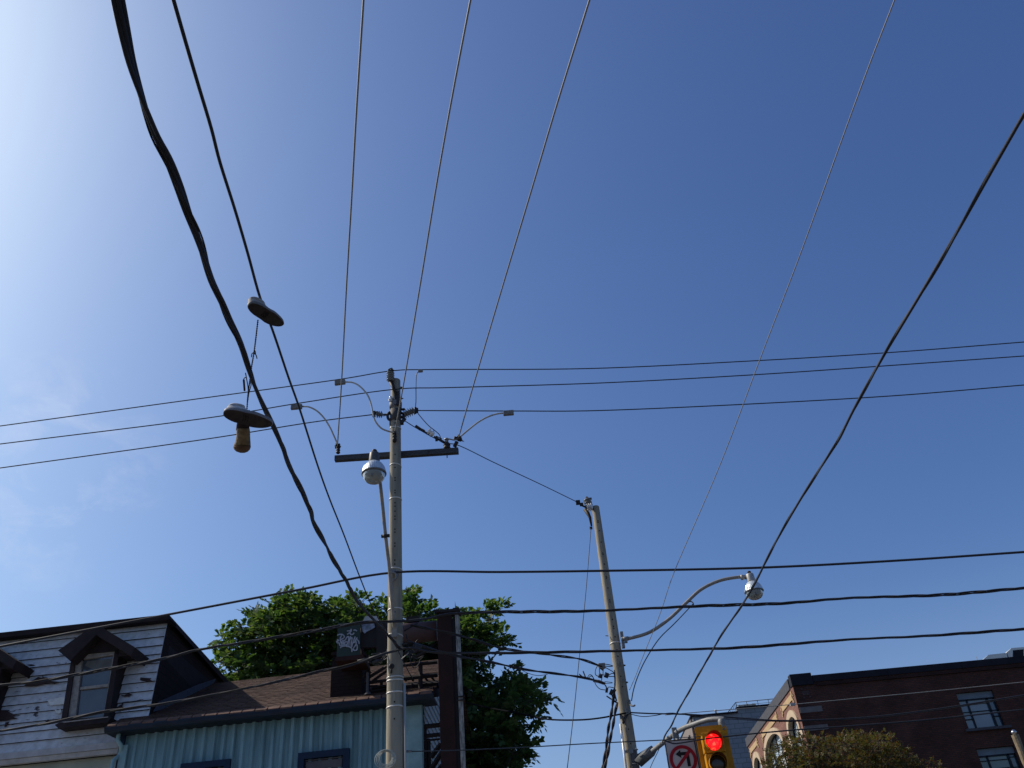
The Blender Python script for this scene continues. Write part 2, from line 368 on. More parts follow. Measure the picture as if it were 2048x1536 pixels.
# dark corner strip on the left edge of the siding and the turquoise downpipe zone
b = MB(); p = W0+dH*.05+nH*.02; b.box(p+V((0, 0, TOPZ/2)), (.1, .05, TOPZ-.05), Matrix.Rotation(-A_H, 3, 'Z')); b.build('corner_strip', M_navy, th)
b = MB(); d0 = onH(238, 1468, 17.55); path = [d0, d0+V((0, 0, -.12)), d0+V((.06, .05, -.22)), d0+V((.02, .14, -.36)), V((d0.x-.02, 17.72, GZ-.55)), V((d0.x-.04, 17.74, 0.1))]
b.tube(crom(path[:5], 5)+[path[5]], .04, 10); b.box(V((d0.x+.1, 17.85, GZ/2-.1)), (.14, .06, GZ-.3)); b.build('downpipe', M_teal2, th)
# roof
ROOFN = None
RY = 21.2; slope_z = onH(600, 1346, RY).z
v_front = V((0, GY+.1, GZ+.07)); 
rl0 = gl+nH*-.08+V((0, 0, .10)); rr0 = gr+nH*-.08+V((0, 0, .10))
dback = (RY-GY); Zr = slope_z
upv = (V((0, 0, Zr-GZ-.10)) - nH*dback)
ROOFN = dH.cross(upv).normalized()
if ROOFN.z < 0: ROOFN = -ROOFN
rl1 = hit(415, 1356, rl0, ROOFN); rr1 = hit(872, 1322, rl0, ROOFN)
def shingle_mat():
    m = brick_mat('brown_shingles', (.13, .072, .05), (.08, .046, .035), (.02, .013, .012), bw=.30, bh=.145, ms=.010, var=.42, bump=.5)
    return m
M_shing = shingle_mat()
b = MB()
L0 = rl0; L1 = rl0+upv; R0 = rr0; R1 = rr0+upv
# courses of shingles as overlapping strips
nco = 27
for i in range(nco):
    a0 = i/nco; a1 = (i+1)/nco+.012; lift = ROOFN*.012; lw = 0
    pl0 = L0.lerp(L1, a0)+lift; pr0 = R0.lerp(R1, a0)+lift; pl1 = L0.lerp(L1, min(1, a1)); pr1 = R0.lerp(R1, min(1, a1))
    # wavy butt edge split in pieces
    K = 34
    for j in range(K):
        s0 = j/K; s1 = (j+1)/K; dz = ROOFN*(random.random()*.006)
        q0 = pl0.lerp(pr0, s0)+dz; q1 = pl0.lerp(pr0, s1)+dz; q2 = pl1.lerp(pr1, s1); q3 = pl1.lerp(pr1, s0)
        b.poly([q0, q1, q2, q3]); 
        b.poly([q0-ROOFN*.014, q1-ROOFN*.014, q1, q0])
# back slope and underside
BL = L1+V((0, 4.2, -1.9)); BR = R1+V((0, 4.2, -1.9)); b.poly([L1, R1, BR, BL])
rf = b.build('roof', M_shing, th)
# rolled shingle edge over the gutter
b = MB(); 
K = 26
for j in range(K):
    s0 = j/K; s1 = (j+1)/K-.004; r_ = random.random()*.012
    a = L0.lerp(R0, s0); c = L0.lerp(R0, s1); o1 = nH*(.085+r_)+V((0, 0, -.055)); hgt = V((0, 0, .035))
    if j == 0: a = a+dH*.05
    b.prism([a+hgt, c+hgt, c+o1+hgt*.6, a+o1+hgt*.6], V((0, 0, -.03)))
b.build('roof_edge', mat('shingle_edge', (.17, .10, .075), .9, col2=(.09, .055, .045), nscale=5), rf)
# gutter and soffit
b = MB(); sec = [(0, .055), (.012, .075), (.0, .02), (-.03, -.05), (-.10, -.06), (-.12, -.06), (-.12, .05)]
gp = [(nH*x + V((0, 0, z))) for x, z in [(.0, .045), (.012, .055), (.015, .035), (.005, -.01), (-.02, -.05), (-.12, -.055), (-.12, .045)]]
for i in range(len(gp)-1): b.poly([gl+gp[i], gr+gp[i], gr+gp[i+1], gl+gp[i+1]])
b.poly([gl+q for q in gp]); b.poly([gr+q for q in gp][::-1])
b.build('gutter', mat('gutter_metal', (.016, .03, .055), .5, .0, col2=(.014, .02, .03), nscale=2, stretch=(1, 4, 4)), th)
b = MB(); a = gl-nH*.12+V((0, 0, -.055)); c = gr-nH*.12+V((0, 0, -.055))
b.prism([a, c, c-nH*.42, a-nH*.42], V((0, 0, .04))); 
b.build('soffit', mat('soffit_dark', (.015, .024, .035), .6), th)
# curved eave bracket at the right end (rake soffit curving back)
b = MB(); pr_ = [gr+V((0, 0, .02))+V((0, .02, 0)), gr+V((.07, .25, .03)), gr+V((.16, .6, .20)), gr+V((.20, 1.1, .50)), gr+V((.2, 2.2, 1.05)), gr+V((.2, 3.8, 1.85))]
pr_ = crom(pr_, 5)
for i in range(len(pr_)-1):
    p, q = pr_[i], pr_[i+1]; b.poly([p+V((-.3, 0, 0)), p, q, q+V((-.3, 0, 0))]); b.poly([p, p+V((0, 0, .16)), q+V((0, 0, .16)), q])
b.build('rake_board', mat('rake_dark', (.018, .018, .025), .7), th)
# windows of the turquoise house
for (x0, y0, x1, y1) in ((598, 1507, 700, 1497), (364, 1528, 463, 1519)):
    a = onH(x0, y0, WY-.07); c = onH(x1, y1, WY-.07); zt = (a.z+c.z)/2; w = (c-a).dot(dH); cx = (a+c)/2; H = 1.5
    R = Matrix.Rotation(-A_H, 3, 'Z'); b = MB()
    b.box(V((cx.x, cx.y, zt-.06)), (w, .12, .12), R)
    for sx in (-1, 1): b.box(V((cx.x, cx.y, zt-H/2-.06))+dH*sx*(w/2-.06), (.12, .12, H-.12), R)
    b.box(V((cx.x, cx.y, zt-H-.02)), (w+.1, .18, .1), R)
    b.box(V((cx.x, cx.y, zt-H*.5))-nH*.01, (w-.24, .05, .05), R)
    wf = b.build('window', M_navy, th)
    b = MB(); b.box(V((cx.x, cx.y, zt-H/2-.06))-nH*.03, (w-.24, .01, H-.14), R)
    b.build('pane', pane_mat('house_pane', (.055, .05, .06), .08), wf)
    b = MB(); b.box(V((cx.x, cx.y, zt-.24))-nH*.005, (w-.3, .02, .14), R); b.box(V((cx.x, cx.y, zt-.145))-nH*.002, (w-.28, .03, .016), R); b.build('blind', mat('blind_grey', (.11, .105, .115), .8), wf)
# body so that the house is closed
b = MB(); b.box(((W0.x+W1.x)/2, 20.6, 3.1), ((W1.x-W0.x)-.1, 5.2, 6.2)); b.build('rear_wall', M_teal, th)
# dark chimney block on the roof slope
c0 = hit(660, 1396, rl0+ROOFN*.0, ROOFN); c1 = hit(725, 1388, rl0, ROOFN)
wch = (c1-c0).dot(dH); ct = onH(662, 1322, c0.y)
b = MB(); cc = c0+dH*wch/2-nH*.35
Hc = ct.z-c0.z
R = Matrix.Rotation(-A_H, 3, 'Z')
b.box(V((cc.x, cc.y, c0.z+Hc/2-.15)), (wch, .7, Hc+.3), R)
b.box(V((cc.x, cc.y, c0.z+Hc+.05)), (wch*.94, .66, .14), R); b.box(V((cc.x, cc.y, c0.z+Hc+.14)), (wch*1.02, .78, .06), R)
ch = b.build('chimney', brick_mat('chimney_brick', (.026, .016, .015), (.023, .015, .014), (.018, .012, .012), var=.3), rf)

# ---- mansard house on the left
mb_ = thing('mansard_house', V((-14, 20, 0)), 'old house with peeling white clapboard mansard and dark gabled dormers, left edge', 'house')
YB, YT = 17.95, 18.35
ZT = onH(338, 1240, YT).z; brp = onH(297, 1428, YB); 
tl = onH(-200, 1320, YT); 
# mansard plane through the right edge points
PR_T = onH(336, 1240, YT); PR_B = onH(296, 1440, YB)
XL = -12.0
nb = 13; M_peel = peel_mat()
zb_ = onH(225, 1487, YB-.05).z; 
b = MB(); up_m = (PR_T-PR_B); up_m = up_m*((PR_T.z-zb_)/up_m.z); PB = PR_T-up_m
nM = dH.cross(up_m).normalized(); nM = nM if nM.y < 0 else -nM
for i in range(nb):
    a0 = i/nb; a1 = (i+1)/nb
    for (s0, s1) in ((0, 1.7+.4*sin(i*2.3)), (1.7+.4*sin(i*2.3), 5.1+.9*sin(i*5.1)), (5.1+.9*sin(i*5.1), 11.5)):
        j0 = random.uniform(0, .008); j1 = random.uniform(0, .008)
        p = PB+up_m*a0; q = PB+up_m*a1
        A = p-dH*s1+nM*(.036+j0); B = p-dH*s0+nM*(.036+j1); C_ = q-dH*s0+nM*.004; D = q-dH*s1+nM*.004
        b.poly([A, B, C_, D]); b.poly([p-dH*s1, p-dH*s0, B, A], 1); 
        b.poly([B, p-dH*s0, q-dH*s0, C_])
ms = b.build('mansard_boards', [M_peel, mat('board_lip_shade', (.03, .027, .027), .9)], mb_)  # board undersides coloured dark: the shade line below each board is painted in
# bright white patches laid on the boards beside the dormer, dark missing-paint bare board at far left
M_bright = mat('bright_white_patch', (.80, .80, .76), .6, nscale=10); M_bare = mat('bare_brown_board', (.06, .04, .038), .9, col2=(.035, .025, .024), nscale=8)
def m_at(x, y, off=.034): return hit(x, y, PB+nM*off, nM)
def patch(name, pix, m, off=.046):
    q = MB(); q.prism([m_at(x, y, off) for x, y in pix], nM*.004); return q.build(name, m, mb_)
def Z4(*pts): return [(x/4.5725, 1200+y/4.5725) for x, y in pts]
patch('bright_board_patch', Z4((430, 915), (596, 882), (584, 952), (462, 966)), M_bright)
patch('bright_board_patch', Z4((500, 1002), (530, 1010), (555, 998), (562, 1028), (535, 1040), (512, 1030)), M_bright)
patch('bare_board_patch', Z4((-30, 1005), (90, 1008), (75, 1022), (115, 1040), (130, 1052), (175, 1048), (118, 1068), (165, 1088), (110, 1090), (60, 1105), (-30, 1110)), M_bare)
patch('bare_board_patch', Z4((270, 752), (350, 705), (385, 712), (392, 685), (398, 705), (440, 712), (445, 722), (380, 735), (480, 742), (540, 748), (500, 768), (430, 762), (330, 790), (210, 790)), M_bare)
patch('bare_board_patch', Z4((1285, 708), (1320, 712), (1385, 716), (1372, 728), (1400, 742), (1350, 746), (1298, 740), (1280, 732)), M_bare)
patch('bare_board_patch', Z4((1105, 868), (1140, 872), (1150, 862), (1175, 852), (1215, 868), (1180, 874), (1195, 882), (1140, 884), (1118, 880)), M_bare)
patch('bare_board_patch', Z4((1062, 990), (1095, 962), (1133, 952), (1118, 972), (1132, 984), (1090, 996)), M_bare)
patch('bare_board_patch', Z4((1000, 1075), (1020, 1052), (1045, 1046), (1030, 1068), (1040, 1080), (1005, 1100)), M_bare)
patch('bare_board_patch', Z4((408, 1108), (440, 1092), (455, 1100), (430, 1118)), M_bare)
patch('bare_board_patch', Z4((240, 592), (290, 588), (325, 598), (280, 604)), M_bare)
patch('bare_board_patch', Z4((40, 1160), (50, 1120), (85, 1112), (75, 1135), (60, 1160)), M_bare)
# upper roof edge: fascia, shallow roof and soffit
M_drk = mat('dark_roof_trim', (.035, .026, .028), .8, col2=(.022, .017, .019), nscale=3)
M_drkb = mat('brown_fascia', (.085, .062, .058), .8, col2=(.045, .035, .035), nscale=2)
er = onH(339, 1229, YT-.28); eR = V((PR_T.x+.12, er.y, er.z)); eL = eR-dH*12
b = MB(); b.prism([eR, eL, eL+V((0, .02, -.10)), eR+V((0, .02, -.10))], -nH*.05)
b.prism([eR+V((0, .03, -.095)), eL+V((0, .03, -.095)), eL+V((0, .48, -.10)), eR+V((0, .48, -.10))], V((0, 0, .03)))
b.build('eave_fascia', M_drk, mb_)
b = MB(); a = PR_T+nM*.03; b.prism([a-dH*.02+V((0, -.03, .02)), a-dH*12+V((0, -.03, .02)), a-dH*12+V((0, -.04, -.13)), a-dH*.02+V((0, -.04, -.07))], V((0, .05, 0))); b.build('frieze_board', M_drkb, mb_)
b = MB(); top = eR+V((0, 0, .01)); b.poly([top, top+V((0, 5.0, -.28)), top-dH*12+V((0, 5.0, -.28)), top-dH*12]); b.poly([top, top+V((0, 0, -.10)), top+V((0, 5.0, -.42)), top+V((0, 5.0, -.28))])
b.build('flat_roof', M_drk, mb_)
# dark gable side wall facing right
b = MB(); sx = PR_T.x; f_t = PR_T.copy(); f_b = PB.copy()
b.poly([f_b, V((f_b.x, 23.2, f_b.z)), V((f_t.x, 23.2, eR.z-.38)), f_t])
b.build('side_wall', brick_mat('dark_side_shingle', (.030, .018, .017), (.024, .016, .015), (.012, .01, .01), bw=.25, bh=.16, var=.3), mb_)
b = MB(); # pale metal flashing running down the junction with the lower roof
f0 = hit(318, 1424, rl0+ROOFN*.025, ROOFN); f1 = hit(330, 1400, rl0+ROOFN*.025, ROOFN)
def sidep(x, y, off=.02): return hit(x, y, V((PB.x+off, 0, 0)), (1, 0, 0))
b.prism([sidep(306, 1424), sidep(316, 1404), sidep(396, 1369), sidep(432, 1357), sidep(424, 1372), sidep(345, 1412)], V((.008, 0, 0)))
b.build('flashing', mat('flashing_metal', (.10, .11, .14), .5, .3), mb_)
# lower fascia below the boards and the wall under it
b = MB(); q = PB; b.prism([q+nM*.06, q-dH*12+nM*.06, q-dH*12+nM*.06+V((0, 0, -.12)), q+nM*.06+V((0, 0, -.12))], -nH*.1)
b.prism([q+nM*.03+V((0, 0, -.12)), q-dH*12+nM*.03+V((0, 0, -.12)), q-dH*12+V((0, 0, -.20)), q+V((0, 0, -.20))], -nH*.1)
b.build('cornice', mat('cornice_paint', (.46, .46, .47), .7, col2=(.33, .33, .33), nscale=4), mb_)
b = MB(); q2 = V((q.x-.02, q.y+.18, 0)); zt = q.z-.20
b.prism([q2+V((0, 0, zt)), q2-dH*12+V((0, 0, zt)), q2-dH*12, q2], V((0, .2, 0)))
b.build('front_wall', mat('cream_stucco', (.42, .44, .36), .85, col2=(.30, .32, .27), nscale=1.2, bump=.2), mb_)
b = MB(); b.box((q.x-6, 20.8, 3), (12, 4.8, 6)); b.box((q.x-6.02, 20.9, 7.3), (11.9, 4.4, 2.4)); b.build('inner_wall', M_drk, mb_)
# dormers
def dormer(dx, dy, first):
    """dormer drawn from the pixels of the right one, shifted by whole dormer spacing"""
    off = V((0, 0, 0)) if first else -dH*DSP
    fp = lambda x, y, Y: onH(x/4.5725, 1200+y/4.5725, Y)+off
    b = MB()
    YF = 17.72
    # gabled hood
    band = [(530, 462), (878, 216), (1237, 434), (1195, 512), (880, 318), (640, 556)]
    b.prism([fp(x, y, YF-.28) for x, y in band], V((0, .95, 0)))
    hood = b.build('dormer', M_drk, mb_)
    b = MB(); b.prism([fp(x, y, YF) for x, y in [(648, 560), (700, 500), (880, 320), (1090, 440), (1180, 505), (1085, 515), (1050, 465), (735, 495), (690, 570)]], V((0, .35, 0)))
    # side casings
    b.prism([fp(x, y, YF) for x, y in [(648, 560), (692, 530), (612, 1088), (560, 1088)]], V((0, .5, 0)))
    b.prism([fp(x, y, YF) for x, y in [(1050, 462), (1092, 452), (1000, 1065), (946, 1068)]], V((0, .5, 0)))
    b.build('casing', M_drk, hood)
    b = MB() # sill
    b.prism([fp(x, y, YF-.12) for x, y in [(500, 1142), (545, 1120), (1000, 1062), (1015, 1072), (985, 1118), (530, 1172)]], V((0, .35, 0)))
    b.build('sill', M_drk, hood)
    b = MB(); b.prism([fp(x, y, YF-.125) for x, y in [(580, 1113), (990, 1066), (990, 1074), (582, 1124)]], V((0, -.01, 0))); b.build('sill_edge', mat('old_white_edge', (.34, .31, .30), .8), hood)
    M_fr = mat('old_window_paint', (.33, .31, .28), .75, col2=(.20, .185, .175), nscale=9)
    b = MB(); R_ = YF+.04
    b.prism([fp(x, y, R_) for x, y in [(700, 505), (1050, 462), (1048, 500), (740, 545)]], V((0, .08, 0)))
    b.prism([fp(x, y, R_) for x, y in [(700, 505), (752, 543), (690, 1075), (608, 1085)]], V((0, .08, 0)))
    b.prism([fp(x, y, R_) for x, y in [(1034, 500), (1050, 475), (962, 1050), (948, 1052)]], V((0, .08, 0)))
    b.prism([fp(x, y, R_) for x, y in [(735, 796), (990, 766), (984, 792), (730, 820)]], V((0, .07, 0)))
    wf = b.build('window_frame', M_fr, hood)
    b = MB(); b.prism([fp(x, y, R_+.05) for x, y in [(735, 540), (1045, 498), (955, 1070), (680, 1085)]], V((0, .01, 0)))
    b.build('pane', pane_mat('dormer_pane', (.085, .10, .125), .12, .6), wf)
    b = MB(); b.prism([fp(x, y, R_+.042) for x, y in [(775, 600), (800, 560), (1030, 535), (1020, 640), (900, 655)]], V((0, .004, 0))); b.build('curtain', mat('curtain_grey', (.15, .16, .16), .9), wf)
    b = MB(); p0 = fp(650, 560, YF+.3); p1 = fp(560, 1088, YF+.3); b.prism([p0, p0+V((0, .4, 0)), p1+V((0, .1, 0)), p1], dH*.06); b.build('cheek', M_drk, hood); b = MB()
    p0 = fp(1092, 452, YF+.3); p1 = fp(1000, 1065, YF+.3); b.prism([p0, p0+V((0, .4, 0)), p1+V((0, .1, 0)), p1], -dH*.06); b.build('cheek', M_drk, hood)
DSP = (onH(270, 1295, 17.44)-onH(34, 1318, 17.44)).dot(dH)
dormer(0, 0, True); dormer(0, 0, False)

# ================================================================ UTILITY POLE (near)
def concrete_pole(name, X, Y, H, rt_, rb, label, holes, bands, flat_az=0):
    t = thing(name, V((X, Y, 0)), label, 'utility pole')
    b = MB(); seg = 28; prof = [(rb+(rt_-rb)*i/12, H*i/12) for i in range(13)]; prof += [(rt_*.93, H+.015), (rt_*.6, H+.03)]
    b.lathe(prof, (X, Y, 0), seg=seg)
    rad = lambda z: rb+(rt_-rb)*z/H
    for z in holes:
        r = rad(z); d = (V((-X, -Y, 0))).normalized(); d = Matrix.Rotation(radians(flat_az), 3, 'Z') @ d
        b.lathe([(.015, r*.6), (.015, r+.002)], (X, Y, z), d, seg=8, mi=1)
    b.build('pole_shaft', [M_conc, M_hole], t)
    for z in bands:
        r = rad(z)+.004; b = MB()
        b.lathe([(r, -.010), (r+.005, -.008), (r+.005, .008), (r, .010)], (X, Y, z), (random.uniform(-.12, .12), random.uniform(-.1, .1), 1), seg=28)
        b.build('steel_band', M_band, t)
    return t, rad
P1 = V((-2.46, 15.0, 0)); H1 = onY(792, 762, 15).z
zy = lambda y, x=788: onY(x, y, 14.87).z
hl = []
for y in (785, 838, 845, 908, 927, 934, 955, 960, 980, 985, 1005, 1012, 1022, 1032, 1038, 1058, 1064, 1086, 1092, 1120, 1128, 1160, 1216, 1224, 1234, 1248, 1287, 1404, 1438): hl.append(zy(y))
pole1, rad1 = concrete_pole('concrete_pole', P1.x, P1.y, H1, .10, .175, 'tall concrete utility pole carrying a crossarm and many wires, in front of the turquoise house', hl, [zy(y, 785) for y in (851, 927, 994, 1136, 1216, 1268, 1352, 1358, 1382, 1412)], flat_az=-4)
f1 = V((-P1.x, -P1.y, 0)).normalized()      # towards the viewer
s1 = V((-f1.y, f1.x, 0))                    # sideways: right seen from the street
if s1.x < 0: s1 = -s1
# conduit up the right side
b = MB(); zc = onY(808, 1368, 15).z; q = lambda z: P1+s1*(rad1(z)+.02)+V((0, 0, z))+f1*.06; b.tube([q(.1), q(3), q(zc)], .022, 10); b.build('conduit', M_jump, pole1)
# crossarm behind pole
cl = onY(670, 918, 15.19); crr = onY(917, 902, 15.19); ca = (crr-cl).normalized(); zz = V((0, 0, 1)); cn = ca.cross(zz)
b = MB(); cm = (cl+crr)/2; R = Matrix((ca, -cn if cn.y < 0 else cn, zz)).transposed(); b.box(cm, ((crr-cl).length, .10, .115), R)
arm1 = b.build('crossarm', M_wood, pole1)
for s_ in (.22, .76):
    b = MB(); p = cl.lerp(crr, s_)+V((0, -.05, 0)); b.lathe([(.012, 0), (.012, .02)], p, (0, -1, 0), seg=8); b.build('arm_bolt', M_dark, arm1)
b = MB(); p = onY(894, 908, 15.15); b.tube([p+V((0, 0, .02)), p+V((0, 0, -.09))], .01, 6); b.build('arm_bolt', M_dark, arm1)

def insulator(o, ax, L, rmax, n, m, parent, name='insulator', core=.45, seg=16):
    b = MB(); pr = [(rmax*core, 0)]
    for i in range(n):
        h0 = L*(i+.1)/n; h1 = L*(i+.75)/n; k = rmax
        pr += [(rmax*core, h0), (k, h0+(h1-h0)*.35), (k*.98, h0+(h1-h0)*.55), (rmax*core*1.1, h1)]
    pr += [(rmax*core, L)]
    b.lathe(pr, o, ax, seg); return b.build(name, m, parent)
def clampy(parent, p, s=.05, name='clamp', m=None, n=5):
    b = MB(); p = V(p)
    for i in range(n):
        d = V((random.uniform(-1, 1), random.uniform(-1, 1), random.uniform(-1, 1))).normalized()*s*.55
        R = Matrix.Rotation(random.uniform(0, 3), 3, V((random.random(), random.random(), random.random())))
        b.box(p+d, (s*random.uniform(.5, 1.2), s*.45, s*random.uniform(.4, .9)), R)
    return b.build(name, m or M_dark, parent)
# top post insulator, leaning left of the pole top
q0 = onY(794, 788, 14.9); q1 = onY(781, 762, 14.86); q2 = onY(781, 744, 14.85)
b = MB(); b.tube([q0+V((0, -.0, -.05)), q1], [.03, .045], 8); b.box(q0+V((0, .0, -.12)), (.09, .05, .35)); b.build('insulator_bracket', M_dark, pole1)
insulator(q1, (q2-q1), (q2-q1).length, .085, 4, M_porc, pole1, core=.62)
clampy(pole1, q2+V((0, 0, .03)), .07); b = MB(); b.lathe([(.03, 0), (.012, .07)], q2+V((0, 0, .02)), (0, 0, 1), 8); b.build('insulator_cap', M_dark, pole1)
# white tie / bracket wrapped round the pole top
b = MB(); zt = onY(790, 805, 14.9).z; b.lathe([(rad1(zt)+.01, -.10), (rad1(zt)+.03, -.05), (rad1(zt)+.03, .04), (rad1(zt)+.01, .10)], V((P1.x, P1.y, zt)), (.05, 0, 1), 14)
b.build('pole_top_wrap', mat('wrap_grey', (.20, .20, .21), .6, col2=(.10, .10, .11), nscale=25, contrast=(.45, .6)), pole1)
insulator(onY(783, 793, 14.87), onY(779, 806, 14.87)-onY(783, 793, 14.87), .13, .05, 2, M_pwhite, pole1)
for y in (775, 797): b = MB(); p = onY(801, y, 15); b.lathe([(.02, 0), (.02, .03), (.012, .035), (.012, .06)], p, s1, 8); b.build('bolt', M_dark, pole1)
# dark collar round the shaft under the wrap
b = MB(); p = onY(791, 826, 14.9); b.lathe([(rad1(p.z)+.006, -.16), (rad1(p.z)+.012, .12)], V((P1.x, P1.y, p.z)), (0, 0, 1), 20); b.build('dark_collar', mat('collar_dark', (.075, .072, .075), .7), pole1)
# left dead end
a = onY(746, 828, 15.0); c = onY(767, 829, 15.0); e_ = onY(785, 826, 15.0)
insulator(onY(753, 829, 15), onY(766, 829, 15)-onY(753, 829, 15), .13, .075, 3, M_porc, pole1)
b = MB(); b.tube([onY(766, 829, 15), onY(785, 827, 15)], .014, 6); b.tube([onY(766, 832, 15), onY(784, 828, 15)], .01, 6)
b.tube(crom([onY(785, 822, 15), onY(776, 828, 14.95), onY(777, 838, 14.95), onY(788, 842, 14.95)], 4), .03, 8)
b.box(onY(748, 828, 15), (.06, .05, .13)); b.box(onY(752, 826, 15), (.10, .04, .06)); b.box(onY(783, 847, 15), (.07, .09, .12)); b.build('dead_end_hardware', M_dark, pole1)
# right dead end, tilted up
ra = onY(808, 829, 15.0); rb_ = onY(829, 821, 15.0); insulator(ra, rb_-ra, (rb_-ra).length, .095, 5, M_porc, pole1, core=.5)
b = MB(); b.tube([onY(800, 824, 15), ra], .03, 8); b.box(onY(804, 819, 15), (.12, .05, .03)); b.box(onY(804, 834, 15), (.12, .05, .05)); b.build('dead_end_hardware', M_dark, pole1); b = MB(); b.box(onY(833, 821, 15), (.07, .05, .10)); b.tube([onY(831, 815, 15), onY(831, 827, 15)], .025, 6); b.build('dead_end_hardware', M_dark, pole1); b = MB()
b.tube([onY(802, 846, 15), onY(810, 837, 15)], .04, 8); b.box(onY(802, 845, 15), (.10, .08, .08)); b.build('guy_bracket', M_dark, pole1)
# clamp and hanging insulator where the middle overhead wire ends on the pole
b = MB(); p = onY(789, 866, 14.85); b.box(p, (.07, .06, .07)); b.tube([p, onY(789, 876, 14.84)], .02, 6); b.build('wire_clamp', M_dark, pole1)
insulator(onY(789, 871, 14.84), onY(789, 883, 14.84)-onY(789, 871, 14.84), .15, .05, 2, M_dark, pole1, core=.7)
# crossarm insulators
p = onY(676, 907, 15.17); insulator(p, (0, 0, 1), .17, .045, 3, M_dark, pole1, core=.7); clampy(pole1, onY(675, 893, 15.15), .075, 'wire_clamp')
p = onY(894, 898, 15.17); insulator(p, (0, 0, 1), .13, .075, 2, M_dark, pole1, core=.8); b = MB(); b.lathe([(.035, 0), (.035, .09), (.05, .1), (.05, .12)], p+V((0, 0, .12)), (0, 0, 1), 12); b.build('insulator_cap', M_lamph2, pole1)
p = onY(909, 894, 15.15); pe = onY(914, 883, 15.12); insulator(p, pe-p, (pe-p).length, .045, 3, M_dark, pole1, core=.75)
clampy(pole1, onY(916, 877, 15.1), .09, 'wire_clamp', n=8)
b = MB()
for i in range(4): b.tube([onY(918+i*1.6, 877+i*1.6, 15.1), onY(921+i*1.6, 873+i*1.8, 15.05)+V((.02, 0, -.06))], .006, 5)
b.build('clamp_fins', M_dark, pole1)
# eye/hook half way and coil low on the pole
b = MB(); p = onY(783, 1333, 14.83); b.lathe([(.035, 0), (.05, .01), (.05, .02), (.03, .03)], p, f1, 12); b.tube([p, p+V((0, -.02, -.12))], .018, 6); b.build('pole_eye', M_dark, pole1)
b = MB(); p = onY(786, 1154, 14.8)
b.tube([p+V((.07*cos(t), -.03, .075*sin(t))) for t in [i*pi/8-1.7 for i in range(13)]], .018, 8); b.box(p+V((0, 0, .12)), (.12, .06, .05)); b.build('cable_hook', M_galv, pole1)
b = MB(); pc = onY(772, 1516, 14.75)
for k in range(4):
    r_ = .10+.014*k; b.tube([pc+V((r_*cos(t)*(1+.06*k), -.02*k, r_*sin(t)-.01*k)) for t in [i*pi/14 for i in range(29)]], .0075, 6)
tag(b.build('wire_coil', mat('coil_green_grey', (.38, .42, .40), .5)), 'small coil of pale wire tied low on the tall concrete pole', 'coil')

# ================================================================ STREET LAMPS
def street_lamp(label, arm_pts, arm_r, head, hang, dome_m, hous_m, scale, lean, ribs=36, neckdir=None):
    t = thing('street_lamp', arm_pts[0], label, 'street lamp', 'street lamps on curved arms')
    b = MB(); b.tube(crom(arm_pts, 10), arm_r, 12); b.build('arm', M_arm, t)
    ax = V(lean).normalized(); k = scale; o = V(head)   # o = dome/lens joint, ax points up
    b = MB(); b.lathe([(.085*k, .22*k), (.098*k, .23*k), (.102*k, .25*k), (.090*k, .41*k), (.086*k, .43*k), (.05*k, .44*k)], o, ax, 22); b.build('housing', hous_m, t)
    b = MB(); b.lathe([(.045*k, .44*k), (.047*k, .49*k), (.035*k, .505*k)], o, ax, 14); b.build('photocell', M_dark, t)
    b = MB(); prof = [(.215*k, -.012*k), (.218*k, 0), (.212*k, .02*k), (.205*k, .07*k), (.185*k, .13*k), (.15*k, .185*k), (.11*k, .225*k), (.09*k, .235*k)]
    n0 = 0; x = ax.orthogonal().normalized(); y = ax.cross(x); seg = ribs*2
    for r_, h in prof:
        for j in range(seg):
            a = 2*pi*j/seg; rr = r_*(1+(.022 if j % 2 else 0) if h > .01*k else 1); b.v.append(o+ax*h+(x*cos(a)+y*sin(a))*rr)
    for i in range(len(prof)-1):
        for j in range(seg): a_ = i*seg+j; b_ = i*seg+(j+1) % seg; b.face((a_, b_, b_+seg, a_+seg), 0, False)
    b.build('reflector_dome', dome_m, t)
    b = MB(); b.lathe([(.222*k, -.02*k), (.226*k, -.012*k), (.226*k, .004*k), (.218*k, .010*k)], o, ax, 40); b.box(o+rt*.0+(-fw*.21*k)+V((0, 0, .01)), (.03*k, .03*k, .06*k)); b.build('rim', M_galv, t)
    b = MB(); lens = []
    for i in range(13):
        a = pi/2*i/12; lens.append((.205*k*cos(a)**.75 if i < 12 else .002, -.02*k-.17*k*sin(a)))
    pr = []
    for i, (r_, h) in enumerate(lens): pr.append((r_*(1.0 if i % 2 else .975), h))
    b.lathe(pr, o, ax, 40); b.build('refractor', M_refr, t)
    b = MB(); b.lathe([(.02*k, .10*k), (.045*k, .05*k), (.05*k, -.02*k), (.03*k, -.08*k)], o, ax, 12); b.build('bulb', mat('bulb_white', (.8, .8, .78), .3), t)
    return t
ho1 = onY(748, 947, 13.45)
arm1p = [onY(789, 1262, 14.83), onY(785, 1215, 14.66), onY(779, 1140, 14.45), onY(771, 1072, 14.2), onY(765, 1010, 13.95), onY(760, 965, 13.72), onY(754, 928, 13.55)+V((0, .06, 0)), ho1+V((0, 0.02, .30))]
l1 = street_lamp('street lamp with ribbed dome hanging beside the crossarm of the tall pole', arm1p, .032, ho1, 0, M_lampw, M_lamph, .98, (0.0, .02, 1))
b = MB(); p = arm1p[3]; d = (arm1p[4]-arm1p[2]).normalized(); b.lathe([(.05, -.03), (.052, .03)], p, d, 14); b.box(p+V((-.06, 0, 0)), (.03, .04, .05)); b.box(p+V((.06, 0, 0)), (.03, .04, .05)); b.build('joint_clamp', M_dark, l1)
